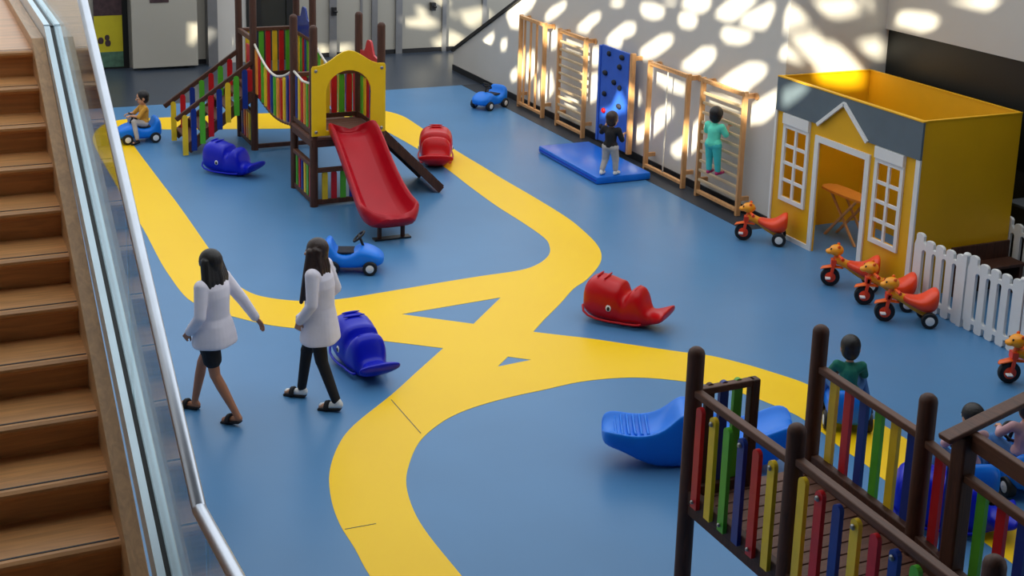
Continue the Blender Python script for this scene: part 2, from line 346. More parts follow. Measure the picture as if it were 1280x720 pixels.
# unseen sheet added to mask the sun; openings traced back from the sunlit patches
FX = -6.0
T_wall = lambda p: onX(*p, WX); T_side = lambda p: onY(*p, RY); T_bulk = lambda p: onX(*p, RX)
T_back = lambda p: onY(*p, BY); T_board = lambda p: onX(*p, 10.5); T_front = lambda p: onX(*p, 10.53)
PATCH = [
 (T_wall, [(680,22),(690,10),(708,1),(708,8),(695,20),(683,27)]),
 (T_wall, [(719,37),(725,31),(738.6,19),(749,15.5),(752,19),(747,26),(738.6,33),(735,41),(728,40)]),
 (T_wall, [(755.8,53.4),(766,41),(776.5,32.7),(783.4,28.4),(793.7,29.3),(795.4,36),(790,43),(781.6,46.5),(777.5,47),(777.3,60),(766,58)]),
 (T_wall, [(761,0),(783,0),(776.5,7),(769.6,8.6),(762.7,5)]),
 (T_wall, [(798.9,8.6),(804,4.3),(817.8,5),(829.9,10.3),(831.6,15.5),(826.4,21.5),(816,24),(804,19.8)]),
 (T_wall, [(847,25.8),(848.8,19),(854,15.5),(866,16.4),(872,22.4),(871.2,31),(862.6,35.3),(852.3,33.6)]),
 (T_wall, [(798.9,64.6),(811,55),(826.4,44.8),(838.5,43),(842.8,48),(838.5,55),(828,63.7),(817.8,70.6),(807.5,74),(800.6,72)]),
 (T_wall, [(848.8,82.7),(862.6,72.4),(878,60),(892,59.4),(896,65.5),(892,74),(881.6,84.4),(871,91),(859,88)]),
 (T_wall, [(818,0),(846,0),(844,6),(833,5)]),
 (T_wall, [(850,6),(860,-4),(888,-4),(889,6),(880,14),(872,16),(862,12)]),
 (T_wall, [(892,19),(908,4),(925,-6),(950,-4),(927,16),(915.6,26),(904,25)]),
 (T_wall, [(921,28),(936,17),(966,2),(969,11),(963,24),(957,36),(942,35.6)]),
 (T_wall, [(899,42),(908,34),(929,38),(941,42),(941,48),(925,55),(908,53)]),
 (T_wall, [(895,107),(916,90),(936,79),(951,79),(960.6,85),(953,96),(936,109),(931,120),(914,120)]),
 (T_wall, [(929,143),(947,127),(974,112),(974,134),(954,152),(934,155)]),
 (T_front, [(977,112),(1000,103),(1015,106),(1000,121),(983,133),(977,133)]),
 (T_side, [(975,12),(986,2),(996,8),(1009,20),(1011,28),(1000,32),(981,37),(975,38)]),
 (T_side, [(1015,1),(1073,-3),(1074,14),(1060,19),(1041,21.6),(1028,17)]),
 (T_side, [(1078,-3),(1091,-3),(1088,11),(1081,13)]),
 (T_side, [(963,58),(977.5,51),(992,62),(1003,72),(1000,80),(985,75),(976,70)]),
 (T_side, [(985,46),(1024,37.5),(1028,52),(1047,54),(1064,69),(1084,94),(1080,110),(1055,113),(1022,106),(1020,84),(1009,74),(996,59)]),
 (T_side, [(1071,56),(1082.5,50.6),(1106,48),(1104,70),(1090,72),(1079,64)]),
 (T_bulk, [(1119,30),(1123,16.7),(1135,15),(1163,18),(1175,25),(1170,33),(1152,39),(1136,34)]),
 (T_bulk, [(1173,-3),(1255,-4),(1235,12),(1222,10)]),
 (T_wall, [(632,18),(640,9),(648,0),(660,-8),(672,-6),(664,10),(652,20),(650,36),(638,34)]),
 (T_wall, [(683,34),(697,36),(697,58),(688,62),(683,50)]),
 (T_wall, [(652,76),(667,62),(673,85),(661,102),(651,99)]),
 (T_wall, [(637,93),(646,84),(648,98),(640,102)]),
 (T_wall, [(672,105),(690,88),(693,112),(681,126),(673,122)]),
 (T_wall, [(733,63),(748,58),(751,75),(745,83),(735,78)]),
 (T_wall, [(732,95),(749,91),(748,122),(735,129)]),
 (T_wall, [(705,121),(722,124),(722,136),(707,131)]),
 (T_wall, [(704,47),(728,57),(728,66),(706,58)]),
 (T_board, [(775,112),(786,107),(786,138),(770,144),(752,146),(751,139),(765,134)]),
 (T_wall, [(788,110),(800,115),(802,130),(789,131)]),
 (T_wall, [(791,162),(812,152),(825,136),(838,131),(843,140),(830,156),(815,170),(795,178)]),
 (T_wall, [(836,186),(855,172),(872,152),(884,141),(879,160),(876,180),(860,193),(845,197)]),
 (T_wall, [(813,84),(826,91),(858,108),(856,119),(835,112),(818,100)]),
 (T_wall, [(883,117),(904,122),(927,130),(927,139),(905,132),(885,126)]),
 (T_back, [(520,9),(530,8),(535,16),(534,22),(547,24),(548,31),(534,35),(505,32),(503,26),(522,22)]),
 (T_back, [(545,-2),(563,-2),(561,6),(543,6)]),
 (T_back, [(540,52),(549,48),(563,37),(572,42),(584,48),(572,58),(553,60),(545,62)]),
 (T_back, [(574,15),(605,9),(617,16),(605,27),(592,35),(580,31)]),
 (T_back, [(563,15),(570,13),(570,22),(564,22)]),
 (T_wall, [(592,66),(609,46),(618,40),(617,50),(600,70)]),
 (T_wall, [(578,66),(586,56),(591,53),(586,71)]),
 (T_wall, [(626,51),(634,48),(633,62),(626,63)]),
 (T_back, [(268,49),(293,48),(293,56),(268,80)]),
 (T_back, [(396,57),(411,57),(411,70),(397,70)]),
 (T_back, [(415,57),(445,55),(434,66),(415,70)]),
]
holes = []
for T, pl in PATCH:
    lp = []
    for p in pl:
        q = T(p); t = (q.x - FX) / SUN_DIR.x; lp.append((q.y - SUN_DIR.y * t, q.z - SUN_DIR.z * t))
    holes.append(lp)
sun_mask = bpy.data.curves.new('sun_mask_wall', 'CURVE'); sun_mask.dimensions = '2D'; sun_mask.fill_mode = 'BOTH'; sun_mask.extrude = 0.03
for lp in [[(-22, -1), (32, -1), (32, 21), (-22, 21)]] + holes:
    sp = sun_mask.splines.new('POLY'); sp.points.add(len(lp) - 1); sp.use_cyclic_u = True
    for i, (u, v) in enumerate(lp): sp.points[i].co = (u, v, 0, 1)
o = bpy.data.objects.new('sun_mask_wall', sun_mask); link(o); sun_mask.materials.append(M_wall); o['kind'] = 'structure'
o.matrix_world = Matrix(((0, 0, 1, FX), (1, 0, 0, 0), (0, 1, 0, 0), (0, 0, 0, 1)))
bm = B(); box(bm, (-6, -4.2, 0), (15.5, -4, 12)); struct('light_block_wall', bm, M_grey)  # unseen dark wall, added to block light from behind the camera
bm = B(); box(bm, (-6, -4, 8.0), (15.5, 5.8, 8.3)); struct('light_block_slab', bm, M_grey)  # unseen slab, added to cut skylight and keep camera-facing sides dim

# ================================================================== STAIRCASE AND GLASS BALUSTRADE
SX, KY, KZ = 0.68, 8.33, 4.03                  # inner face of the skirting, nosing line and level of the upper landing
TR, RS, NS = 0.3037, 0.159, 14
st = thing('staircase', 'oak staircase with wide treads rising beside the glass balustrade', 'stairs', (-0.4, KY - TR * NS, 0))
bm = B(); box(bm, (-2.2, KY, KZ - 0.2), (SX + 0.02, 12.5, KZ)); obj('landing', bm, M_stair, st, world=True, bevel=0.01)
bm = B(); box(bm, (-2.2, 2.4, KZ - RS * NS - 0.2), (SX + 0.02, KY - TR * NS + 0.05, KZ - RS * NS)); obj('landing', bm, M_stair, st, world=True, bevel=0.01)
for i in range(NS):
    y, z = KY - TR * i, KZ - RS * i
    bm = B()
    prof = [(y + 0.03, z), (y - 0.012, z), (y - 0.028, z - 0.01), (y - 0.032, z - 0.022), (y - 0.026, z - 0.036), (y - 0.01, z - 0.044), (y + 0.03, z - 0.044)]
    if i:
        prof[0] = (y + 0.008, z); prof[-1] = (y + 0.008, z - 0.044)
        rings(bm, [[Vector((x, a, b)) for a, b in prof] for x in (-2.2, SX + 0.02)])
        box(bm, (-2.2, y + 0.016, z - 0.04), (SX + 0.02, y + TR + 0.02, z))
        tr_ = obj('tread', bm, M_stair, st, world=True)
        bm = B(); box(bm, (-2.2, y + 0.012, z - 0.002), (SX - 0.002, y + 0.022, z + 0.001)); obj('groove', bm, M_base, tr_, world=True, label='dark groove behind the nosing')
    else:
        rings(bm, [[Vector((x, a, b)) for a, b in prof] for x in (-2.2, SX + 0.02)]); obj('nosing', bm, M_stair, st, world=True)
    bm = B(); box(bm, (-2.2, y + 0.005, z - RS - 0.02), (SX + 0.02, y + 0.03, z - 0.03)); obj('riser', bm, M_stair, st, world=True)
# skirting board beside the steps (top edge follows the nosings, then the landing)
sl_ = RS / TR
prof = [(2.6, KZ - RS * NS + 0.1), (KY - TR * NS - 0.1, KZ - RS * NS + 0.1), (KY, KZ + 0.07), (12.5, KZ + 0.05), (12.5, KZ - 0.3), (KY + 0.1, KZ - 0.3), (KY - TR * NS, KZ - RS * NS - 0.3), (2.6, KZ - RS * NS - 0.3)]
bm = plate([prof], lambda u, v: (SX, u, v), (0.072, 0, 0)); obj('skirting', bm, M_string, st, world=True, bevel=0.004)

GX = 0.806
gb = thing('glass_balustrade', 'frameless glass stair balustrade with round steel handrail', 'railing', (GX, KY - TR * NS, 0))
def sline(y, off):       # level of the base shoe along the flight
    return (min(KZ + 0.09, KZ + 0.09 - (KY - y) * 0.47) if y < KY else KZ + 0.09) + off
def shoe(name, x, wd, ht, off, m):
    bm = B(); pts = [(x, 3.0, sline(4.1, off)), (x, 4.1, sline(4.1, off)), (x, KY, sline(KY, off)), (x, 12.5, KZ + 0.09 + off)]
    for a, b in zip(pts[:-1], pts[1:]): beam(bm, a, b, wd, ht)
    return obj(name, bm, m, gb, world=True)
shoe('base_rail', GX - 0.0365, 0.033, 0.12, 0.0, M_chan); shoe('gasket', GX - 0.009, 0.022, 0.116, -0.006, M_rubber); shoe('base_rail', GX + 0.024, 0.044, 0.11, -0.002, M_chan)
ra, rb, rt = onX(250, 640, GX), onX(190, 380, GX), onX(103, 0, GX)
slope = (rt.z - ra.z) / (rt.y - ra.y); kn = Vector((GX, KY + 0.3, ra.z + slope * (KY + 0.3 - ra.y))); re = onX(296, 724, GX)
bm = B(); ext = re + (re - ra).normalized() * 1.2; tube(bm, [ra + Vector((0, 0.0, 0.0)), kn, kn + Vector((0, 3.5, 0.0))], 0.0255, 16); obj('handrail', bm, M_steel, gb, world=True, smooth='auto')
bm = B(); tube(bm, [ext, ra + Vector((0, 0.012, 0.004))], 0.0255, 16); obj('handrail', bm, M_steel, gb, world=True, smooth='auto')
ys = [3.3, 4.06, onX(163, 380, GX).y, 8.6, 11.0]
def railz(y): return (ra.z + (y - ra.y) * (ra.z - re.z) / (ra.y - re.y) if y < ra.y else (ra.z + slope * (y - ra.y) if y < kn.y else kn.z)) - 0.015
for a, b in zip(ys[:-1], ys[1:]):
    n = 8; yy = [a + 0.006 + (b - a - 0.012) * k / n for k in range(n + 1)]
    lp = [(y, sline(y, 0.02)) for y in yy] + [(y, railz(y)) for y in yy[::-1]]
    bm = plate([lp], lambda u, v: (GX - 0.006, u, v), (0.012, 0, 0)); obj('glass_panel', bm, M_glass, gb, world=True)

# ================================================================== PLAYHOUSE
HX0, HX1, HY0, HY1, HZ = 10.56, 12.06, 11.43, 14.2, 2.15
hs = thing('playhouse', 'yellow wooden playhouse with slate blue roof band and open top', 'playhouse', (11.3, 12.8, 0))
wl = [(13.97, 0.56), (13.53, 0.56), (13.53, 1.50), (13.97, 1.50)]; wr = [(12.12, 0.55), (11.72, 0.55), (11.72, 1.50), (12.12, 1.50)]
dr = [(13.27, 0.0), (13.27, 1.47), (12.36, 1.47), (12.36, 0.0)]
bm = plate([[(HY1, 0), (HY1, HZ), (HY0, HZ), (HY0, 0), (dr[3][0], 0), dr[2], dr[1], (dr[0][0], 0)], wl, wr], lambda u, v: (HX0, u, v), (0.03, 0, 0)); obj('front_wall', bm, M_house, hs, world=True)
bm = B(); box(bm, (HX0 + 0.03, HY0, 0), (HX1, HY0 + 0.03, HZ)); obj('side_wall', bm, M_house, hs, world=True)
bm = B(); box(bm, (HX0 + 0.03, HY1 - 0.03, 0), (HX1, HY1, HZ)); obj('side_wall', bm, M_house, hs, world=True)
bm = B(); box(bm, (HX1 - 0.03, HY0 + 0.03, 0), (HX1, HY1 - 0.03, HZ)); obj('back_wall', bm, M_house, hs, world=True)
gp, gl, gr = (12.81, 2.08), (13.30, 1.70), (12.33, 1.70)
for lp in ([(HY1 + 0.02, HZ), (HY1 + 0.02, 1.70), gl, gp, (gp[0], HZ)], [(gp[0], HZ), gp, gr, (HY0 - 0.02, 1.70), (HY0 - 0.02, HZ)]):
    bm = plate([lp], lambda u, v: (HX0 - 0.03, u, v), (0.03, 0, 0)); obj('roof_band', bm, M_slate, hs, world=True, label='slate blue roof band')
bm = B(); box(bm, (HX0 - 0.035, HY0 - 0.02, HZ), (HX0 + 0.03, HY1 + 0.02, HZ + 0.015))
for a, b in (((HX0 + 0.03, HY0 - 0.005, HZ), (HX1, HY0 + 0.035, HZ + 0.015)), ((HX0 + 0.03, HY1 - 0.035, HZ), (HX1, HY1 + 0.005, HZ + 0.015)), ((HX1 - 0.035, HY0 + 0.035, HZ), (HX1 + 0.005, HY1 - 0.035, HZ + 0.015))): box(bm, a, b)
obj('top_rim', bm, M_house, hs, world=True)
bm = B()
for a, b in ((gl, gp), (gp, gr)): beam(bm, (HX0 - 0.045, *a), (HX0 - 0.045, *b), 0.03, 0.045, up=(0, 0, 1))
obj('gable_trim', bm, M_whitep, hs, world=True, label='white gable trim')
bm = B()
box(bm, (HX0 - 0.025, 13.27, 0), (HX0, 13.35, 1.55)); box(bm, (HX0 - 0.025, 12.28, 0), (HX0, 12.36, 1.55)); box(bm, (HX0 - 0.025, 12.36, 1.47), (HX0, 13.27, 1.55))
obj('door_frame', bm, M_whitep, hs, world=True, label='white door frame')
for nm, y0, y1, z0, z1 in (('corner_trim', HY1 - 0.01, HY1 + 0.03, 0, 1.7), ('corner_trim', HY0 - 0.02, HY0 + 0.05, 0, 1.7), ('base_trim', 13.35, HY1 - 0.01, 0, 0.06), ('base_trim', HY0 + 0.05, 12.28, 0, 0.06)):
    bm = B(); box(bm, (HX0 - 0.025, y0, z0), (HX0, y1, z1)); obj(nm, bm, M_whitep, hs, world=True, label='white trim')
for q in (wl, wr):
    y1, y0, z0, z1 = q[0][0], q[1][0], q[0][1], q[2][1]; t = 0.055
    bm = B(); X0, X1 = HX0 - 0.03, HX0
    box(bm, (X0, y1, z0 - t), (X1, y1 + t, z1 + t)); box(bm, (X0, y0 - t, z0 - t), (X1, y0, z1 + t)); box(bm, (X0, y0, z0 - t), (X1, y1, z0)); box(bm, (X0, y0, z1), (X1, y1, z1 + t))
    wf = obj('window_frame', bm, M_whitep, hs, world=True, label='white window frame')
    bm = B(); ym = (y0 + y1) / 2; box(bm, (X0 + 0.004, ym - 0.02, z0), (X1, ym + 0.02, z1))
    for k in (1, 2, 3): zz = z0 + (z1 - z0) * k / 4; box(bm, (X0 + 0.006, y0, zz - 0.02), (X1, y1, zz + 0.02))
    obj('muntins', bm, M_whitep, wf, world=True, label='white glazing bars')
    bm = B(); box(bm, (X0 - 0.02, y0 - t, z1 + t), (X1, y1 + t, 1.695)); obj('window_header', bm, M_whitep, wf, world=True, label='pale box above the window')

# toy ironing table inside the house
tb = thing('folding_table', 'folding toy table with crossed wooden legs inside the yellow playhouse', 'table', (11.3, 13.5, 0))
bm = B(); lp = smooth_loop([(-0.42, -0.13), (0.2, -0.14), (0.42, -0.07), (0.46, 0.0), (0.42, 0.07), (0.2, 0.14), (-0.42, 0.13)], 3)
bm = plate([lp], lambda u, v: (11.3 + v, 13.5 - u, 0.62), (0, 0, 0.03)); obj('tabletop', bm, M_orange, tb, world=True, label='orange tan top')
for s in (-1, 1):
    for q in (-0.1, 0.1):
        bm = B(); beam(bm, (11.3 + q + 0.015 * s, 13.5 - 0.3 * s, 0.0), (11.3 + q + 0.015 * s, 13.5 + 0.28 * s, 0.62), 0.025, 0.03); obj('leg', bm, M_beech, tb, world=True)

# ================================================================== PICKET FENCE
def fence_panel(label, x, y0, y1, npk=5, h=0.82):
    t = thing('picket_fence', label, 'fence', (x, (y0 + y1) / 2, 0), 0, 'white plastic picket fence panels')
    L = y1 - y0; pw = L / npk
    out = [(y0, 0.0)]; q = pw
    bot = []; top = []
    for k in range(npk):
        c = y0 + pw * (k + 0.5); hw = pw * 0.37; hh = h + (0.05 if k == npk - 1 else 0)
        top.append([(c - hw, hh - 0.09), (c - hw, hh - 0.03), (c - hw * 0.7, hh - 0.008), (c, hh), (c + hw * 0.7, hh - 0.008), (c + hw, hh - 0.03), (c + hw, hh - 0.09)])
        bot.append([(c - hw, 0.09), (c - hw, 0.02), (c - hw * 0.6, 0.0), (c + hw * 0.6, 0.0), (c + hw, 0.02), (c + hw, 0.09)])
    lp = [(y0, 0.10)] + [p for b in bot for p in b] + [(y1, 0.10), (y1, h - 0.1)] + [p for b in top[::-1] for p in b[::-1]] + [(y0, h - 0.1)]
    holes = []
    for k in range(1, npk):
        c = y0 + pw * k; hw = pw * 0.2; z0, z1 = 0.17, h - 0.17
        holes.append([(c + hw * math.cos(a), (z1 if math.sin(a) >= 0 else z0) + hw * math.sin(a)) for a in [2 * math.pi * (j + 0.5) / 14 for j in range(14)]])
    bm = plate([lp] + holes, lambda u, v: (x - 0.02, u, v), (0.04, 0, 0)); obj('panel', bm, M_whitep, t, world=True, bevel=0.004)
    bm = B(); box(bm, (x - 0.034, y0 - 0.03, 0.0), (x + 0.034, y0 + 0.035, h + 0.01)); ell(bm, (x, y0, h + 0.02), (0.04, 0.045, 0.03)); obj('post', bm, M_whitep, t, world=True)
    return t
FXX = 10.55
fence_panel('white picket fence panel joined to the corner of the yellow playhouse', FXX, 10.54, 11.36)
fence_panel('white picket fence panel along the floor behind the orange tricycle at the right edge', FXX, 9.70, 10.50)
fence_panel('white picket fence panel cut by the right edge of the photo', FXX, 8.86, 9.66)
fence_panel('white picket fence panel far behind the others, near the dark recess', 12.1, 10.74, 11.55, h=0.8)
for a_, b_ in (((489,500),(526,542)), ((431,662),(470,655))):
    p, q = onZ(*a_), onZ(*b_); bm = B(); beam(bm, (p.x, p.y, 0.0035), (q.x, q.y, 0.0035), 0.008, 0.002); struct('floor_seam', bm, M_strip)
p = onX(1259, 250, 12.3); bx = thing('storage_box', 'black storage box in the recess behind the far picket fence panel', 'box', (12.5, 11.2, 0))
bm = B(); box(bm, (12.3, 10.4, 0), (12.75, p.y, p.z - 0.04)); obj('body', bm, M_black, bx, world=True, bevel=0.01)
bm = B(); box(bm, (12.28, 10.38, p.z - 0.04), (12.77, p.y + 0.02, p.z)); obj('lid', bm, M_grey, bx, world=True, bevel=0.01)
bn = thing('wooden_bench', 'dark wooden bench behind the picket fence beside the playhouse', 'bench', (11.55, 11.2, 0))
bm = B(); box(bm, (11.1, 11.05, 0.36), (12.0, 11.32, 0.4)); obj('seat', bm, M_brown, bn, world=True, bevel=0.005)
bm = B(); box(bm, (11.1, 11.33, 0.0), (12.0, 11.36, 0.6)); obj('backrest', bm, M_brown, bn, world=True, bevel=0.005)
for x in (11.12, 11.92):
    bm = B(); box(bm, (x, 11.06, 0), (x + 0.06, 11.31, 0.36)); obj('leg', bm, M_brown, bn, world=True, bevel=0.005)

# ================================================================== WALL BARS, CLIMBING BOARD, MAT
BX = 10.5
def wall_frame(label, y0, y1, inner, h=1.77, lowgap=0.06, name='wall_bars', cat='climbing frame'):
    "y1 is the far post, y0 the near post"
    t = thing(name, label, cat, (BX, (y0 + y1) / 2, 0), 0, 'beech climbing frames along the wall')
    for y in (y0, y1):
        bm = B(); box(bm, (BX - 0.03, y - 0.024, 0.004), (BX + 0.045, y + 0.024, h)); obj('post', bm, M_beech, t, world=True, bevel=0.006)
        bm = B(); box(bm, (BX + 0.045, y - 0.025, h - 0.1), (WX, y + 0.025, h - 0.03)); obj('wall_bracket', bm, M_beech, t, world=True)
        bm = B(); box(bm, (BX + 0.045, y - 0.025, 0.22), (WX, y + 0.025, 0.28)); obj('wall_bracket', bm, M_beech, t, world=True)
        bm = B(); M = Matrix.Translation((WX - 0.012, y - 0.055, h - 0.065)) @ Matrix.Rotation(math.pi / 2, 4, 'Y'); lathe(bm, [(0.05, -0.01), (0.05, 0.006), (0.03, 0.012)], M, 14); obj('wall_plate', bm, M_beech, t, world=True)
    bm = B(); box(bm, (BX - 0.03, y0 + 0.03, h - 0.07), (BX + 0.03, y1 - 0.03, h - 0.01)); obj('top_rail', bm, M_beech, t, world=True, bevel=0.005)
    bm = B(); box(bm, (BX - 0.03, y0 + 0.03, lowgap), (BX + 0.03, y1 - 0.03, lowgap + 0.05)); obj('bottom_rail', bm, M_beech, t, world=True, bevel=0.005)
    if inner == 'rungs':
        n = 11
        for k in range(1, n):
            z = 0.12 + (h - 0.2) * k / n; bm = B(); box(bm, (BX - 0.012, y0 + 0.03, z - 0.022), (BX + 0.022, y1 - 0.03, z + 0.022)); obj('rung', bm, M_rung, t, world=True, bevel=0.008)
    elif inner == 'poles':
        for k in (1, 2, 3):
            y = y0 + (y1 - y0) * k / 4 + 0.06; bm = B(); cyl(bm, (BX, y, 0.08), (BX, y, h - 0.03), 0.022, 12); obj('pole', bm, M_beech, t, world=True, smooth='auto')
    elif inner == 'rope':
        y = (y0 + y1) / 2; bm = B(); tube(bm, [(BX - 0.01, y + 0.01 * math.sin(k), 0.08 + (h - 0.12) * k / 10) for k in range(11)], 0.012, 8); obj('rope', bm, M_rope, t, world=True, smooth=True, label='hanging rope')
    return t
wall_frame('beech frame of upright poles on the wall, farthest from the camera', 21.22, 22.24, 'poles')
wall_frame('beech wall bars left of the blue climbing board, no child on them', 19.63, 20.62, 'rungs')
wall_frame('beech frame with one hanging rope, right of the blue climbing board', 16.36, 17.48, 'rope')
wall_frame('beech wall bars that the child in mint clothes is climbing', 14.90, 15.96, 'rungs', h=1.80)
cb = thing('climbing_board', 'blue climbing board with dark holds above the blue mat', 'climbing wall', (BX, 18.55, 0))
bm = B(); box(bm, (BX - 0.02, 18.10, 0.13), (BX + 0.02, 19.02, 1.76)); obj('board', bm, M_climb, cb, world=True, bevel=0.006)
for y, ms in ((18.02, 1.78), (19.06, 1.74)):
    bm = B(); box(bm, (BX - 0.035, y - 0.035, 0.12), (BX + 0.045, y + 0.035, ms)); obj('post', bm, M_beech if y < 18.5 else M_climb, cb, world=True, bevel=0.006)
bm = B(); box(bm, (BX + 0.02, 18.0, 1.66), (WX - 0.004, 18.05, 1.73)); obj('wall_bracket', bm, M_beech, cb, world=True)
for k, (px, py) in enumerate([(762,67),(775,84),(757,91),(775,110),(756,117),(774,133),(755,138),(768,103),(778,72),(752,158),(762,150)]):
    p = onX(px, py, BX - 0.02); bm = B(); ell(bm, (BX - 0.03, p.y, p.z), (0.035, 0.055 + 0.01 * (k % 3), 0.045), None, 12, 8); obj('hold', bm, M_navy if k != 6 else M_redp, cb, world=True, smooth=True)
mt = thing('gym_mat', 'blue padded gym mat on the floor below the climbing board', 'mat', (9.83, 17.95, 0))
bm = B(); box(bm, (9.36, 16.95, 0.004), (10.3, 19.0, 0.12)); obj('pad', bm, M_matb, mt, world=True, bevel=0.025, smooth='auto')
bm = B(); box(bm, (9.352, 16.98, 0.055), (9.36, 18.97, 0.068)); obj('seam', bm, M_bluep, mt, world=True)

# ================================================================== TIMBER PLAYGROUND TOWERS
BOARDS = [M_red, M_yel, M_green, M_blue]
def board(t, p, z0, z1, axis, m, wd=0.068, th=0.03, name='baluster', round_top=True):
    "upright painted board with rounded top; axis 'x' or 'y' is the way its width runs"
    hw = wd / 2
    lp = [(-hw, z0), (hw, z0), (hw, z1 - hw)] + [(hw * math.cos(a), z1 - hw + hw * math.sin(a)) for a in [math.pi * k / 8 for k in range(1, 8)]] + [(-hw, z1 - hw)]
    if axis == 'y': bm = plate([lp], lambda u, v: (p[0] - th / 2, p[1] + u, v), (th, 0, 0))
    else: bm = plate([lp], lambda u, v: (p[0] + u, p[1] - th / 2, v), (0, th, 0))
    return obj(name, bm, m, t, world=True)
def bolt(parent, c, d, r=0.022):
    d = Vector(d); bm = B(); c = Vector(c); q = d.to_track_quat('Z', 'Y').to_matrix().to_4x4()
    lathe(bm, [(r, 0), (r, 0.006), (r * 0.6, 0.014)], Matrix.Translation(c) @ q, 12); return obj('bolt', bm, M_bolt, parent, world=True)
def post(t, x, y, z0, z1, r=0.058, m=None):
    bm = B(); cyl(bm, (x, y, z0), (x, y, z1), r, 18, dome=0.05); return obj('post', bm, m or M_brown, t, world=True, smooth='auto')
def rail(t, p0, p1, wd=0.06, ht=0.08, m=None, name='rail'):
    bm = B(); beam(bm, p0, p1, wd, ht); return obj(name, bm, m or M_brownh, t, world=True, bevel=0.008)

# ---- the tower at the lower right
ft = thing('play_bridge', 'brown timber play bridge with coloured balusters at the lower right', 'playground', (5.1, 5.7, 0))
pA, pB, pC, pD, pE, pF, pG, pH = (4.62, 6.9), (4.64, 5.82), (5.62, 6.88), (5.58, 5.76), (5.52, 5.37), (5.10, 6.9), (4.60, 4.2), (5.42, 4.2)
for (x, y), z in ((pA, 2.09), (pB, 2.03), (pC, 2.11), (pD, 2.09), (pG, 2.09)): post(ft, x, y, 0, z)
for (x, y), z in ((pE, 2.01), (pH, 2.0)):
    bm = B(); box(bm, (x - 0.055, y - 0.055, 0), (x + 0.055, y + 0.055, z)); obj('post', bm, M_brown, ft, world=True, bevel=0.012)
bm = B(); box(bm, (pF[0] - 0.035, pF[1] - 0.035, 0.9), (pF[0] + 0.035, pF[1] + 0.035, 1.79)); obj('post', bm, M_brown, ft, world=True, bevel=0.01)
def lerp(a, b, t): return tuple(a[i] + (b[i] - a[i]) * t for i in range(len(a)))
def side(p, q, zr, zb, cols, off, zt, a0=0.08, a1=0.06, bolts=True, ex=0.0):
    rail(ft, (*lerp(p, q, -ex), zr - 0.025), (*q, zr - 0.025), 0.06, 0.05); rail(ft, (*p, zb + 0.0), (*q, zb + 0.0), 0.06, 0.1, M_brown, 'bottom_rail')
    n = len(cols); ax = 'y' if abs(p[1] - q[1]) > abs(p[0] - q[0]) else 'x'
    L = math.hypot(p[0] - q[0], p[1] - q[1])
    for k, c in enumerate(cols):
        t = (a0 + (L - a0 - a1) * (k + 0.5) / n) / L; c_ = lerp(p, q, t)
        o = board(ft, (c_[0] + off[0], c_[1] + off[1]), zb - 0.02, zt, ax, c)
        if bolts and k % 2: bolt(o, (c_[0] + off[0] * 1.5, c_[1] + off[1] * 1.5, zt - 0.045), (-1, 0, 0) if ax == 'y' else (0, -1, 0), 0.018)
        if bolts and not k % 2: bolt(o, (c_[0] + off[0] * 1.5, c_[1] + off[1] * 1.5, zb + 0.03), (-1, 0, 0) if ax == 'y' else (0, -1, 0), 0.014)
side(pA, pB, 1.80, 1.02, [M_red, M_yel, M_green, M_blue, M_red, M_yel], (-0.045, 0), 1.73)
side(pB, pG, 1.83, 1.02, [M_yel, M_red, M_blue, M_yel, M_red, M_blue, M_green, M_yel, M_red], (-0.045, 0), 1.77)
side(pC, pD, 1.82, 1.10, [M_yel, M_red, M_blue, M_green, M_yel, M_blue], (0.035, 0), 1.78, bolts=False)
side(pD, pE, 1.80, 1.10, [M_red, M_blue], (0.035, 0), 1.76, bolts=False)
side(pE, pH, 1.78, 1.10, [M_green, M_red, M_blue, M_yel, M_green, M_red], (0.035, 0), 1.74, bolts=False)
side(pA, pF, 1.79, 1.02, [M_brown, M_blue, M_green], (0, 0.02), 1.80, bolts=False)
for (p, q) in ((pC, pD), (pD, pE), (pE, pH)): rail(ft, (p[0] - 0.02, p[1], 1.0), (q[0] - 0.02, q[1], 1.0), 0.05, 0.15, M_brown, 'deck_beam')
rail(ft, (pA[0], pA[1], 0.93), (pB[0], pB[1], 0.93), 0.05, 0.08, M_brown, 'deck_beam'); rail(ft, (pB[0], pB[1], 0.93), (pG[0], pG[1], 0.93), 0.05, 0.08, M_brown, 'deck_beam')
k = 0; y = 6.95
while y > 4.2:
    t = (6.9 - y) / 2.7; x0 = 4.62 - 0.02 * t; x1 = 5.62 - 0.2 * t
    bm = B(); box(bm, (x0 + 0.0, y - 0.105, 0.96), (x1 + 0.02, y, 0.995)); obj('deck_plank', bm, M_deck, ft, world=True, bevel=0.004); y -= 0.116
for i in range(2):
    z = 2.03
e0 = onY(1180, 549, pE[1]); e1 = onY(1282, 503, pE[1])
rail(ft, (e0.x, pE[1], e0.z), (e1.x + 0.15, pE[1], e1.z + 0.06), 0.10, 0.035, M_brownh, 'roof_rafter')
rail(ft, (pE[0] + 0.03, pE[1] + 0.05, 1.985), (pH[0] + 0.03, 4.2, 1.985), 0.05, 0.11, M_brownh, 'roof_beam')

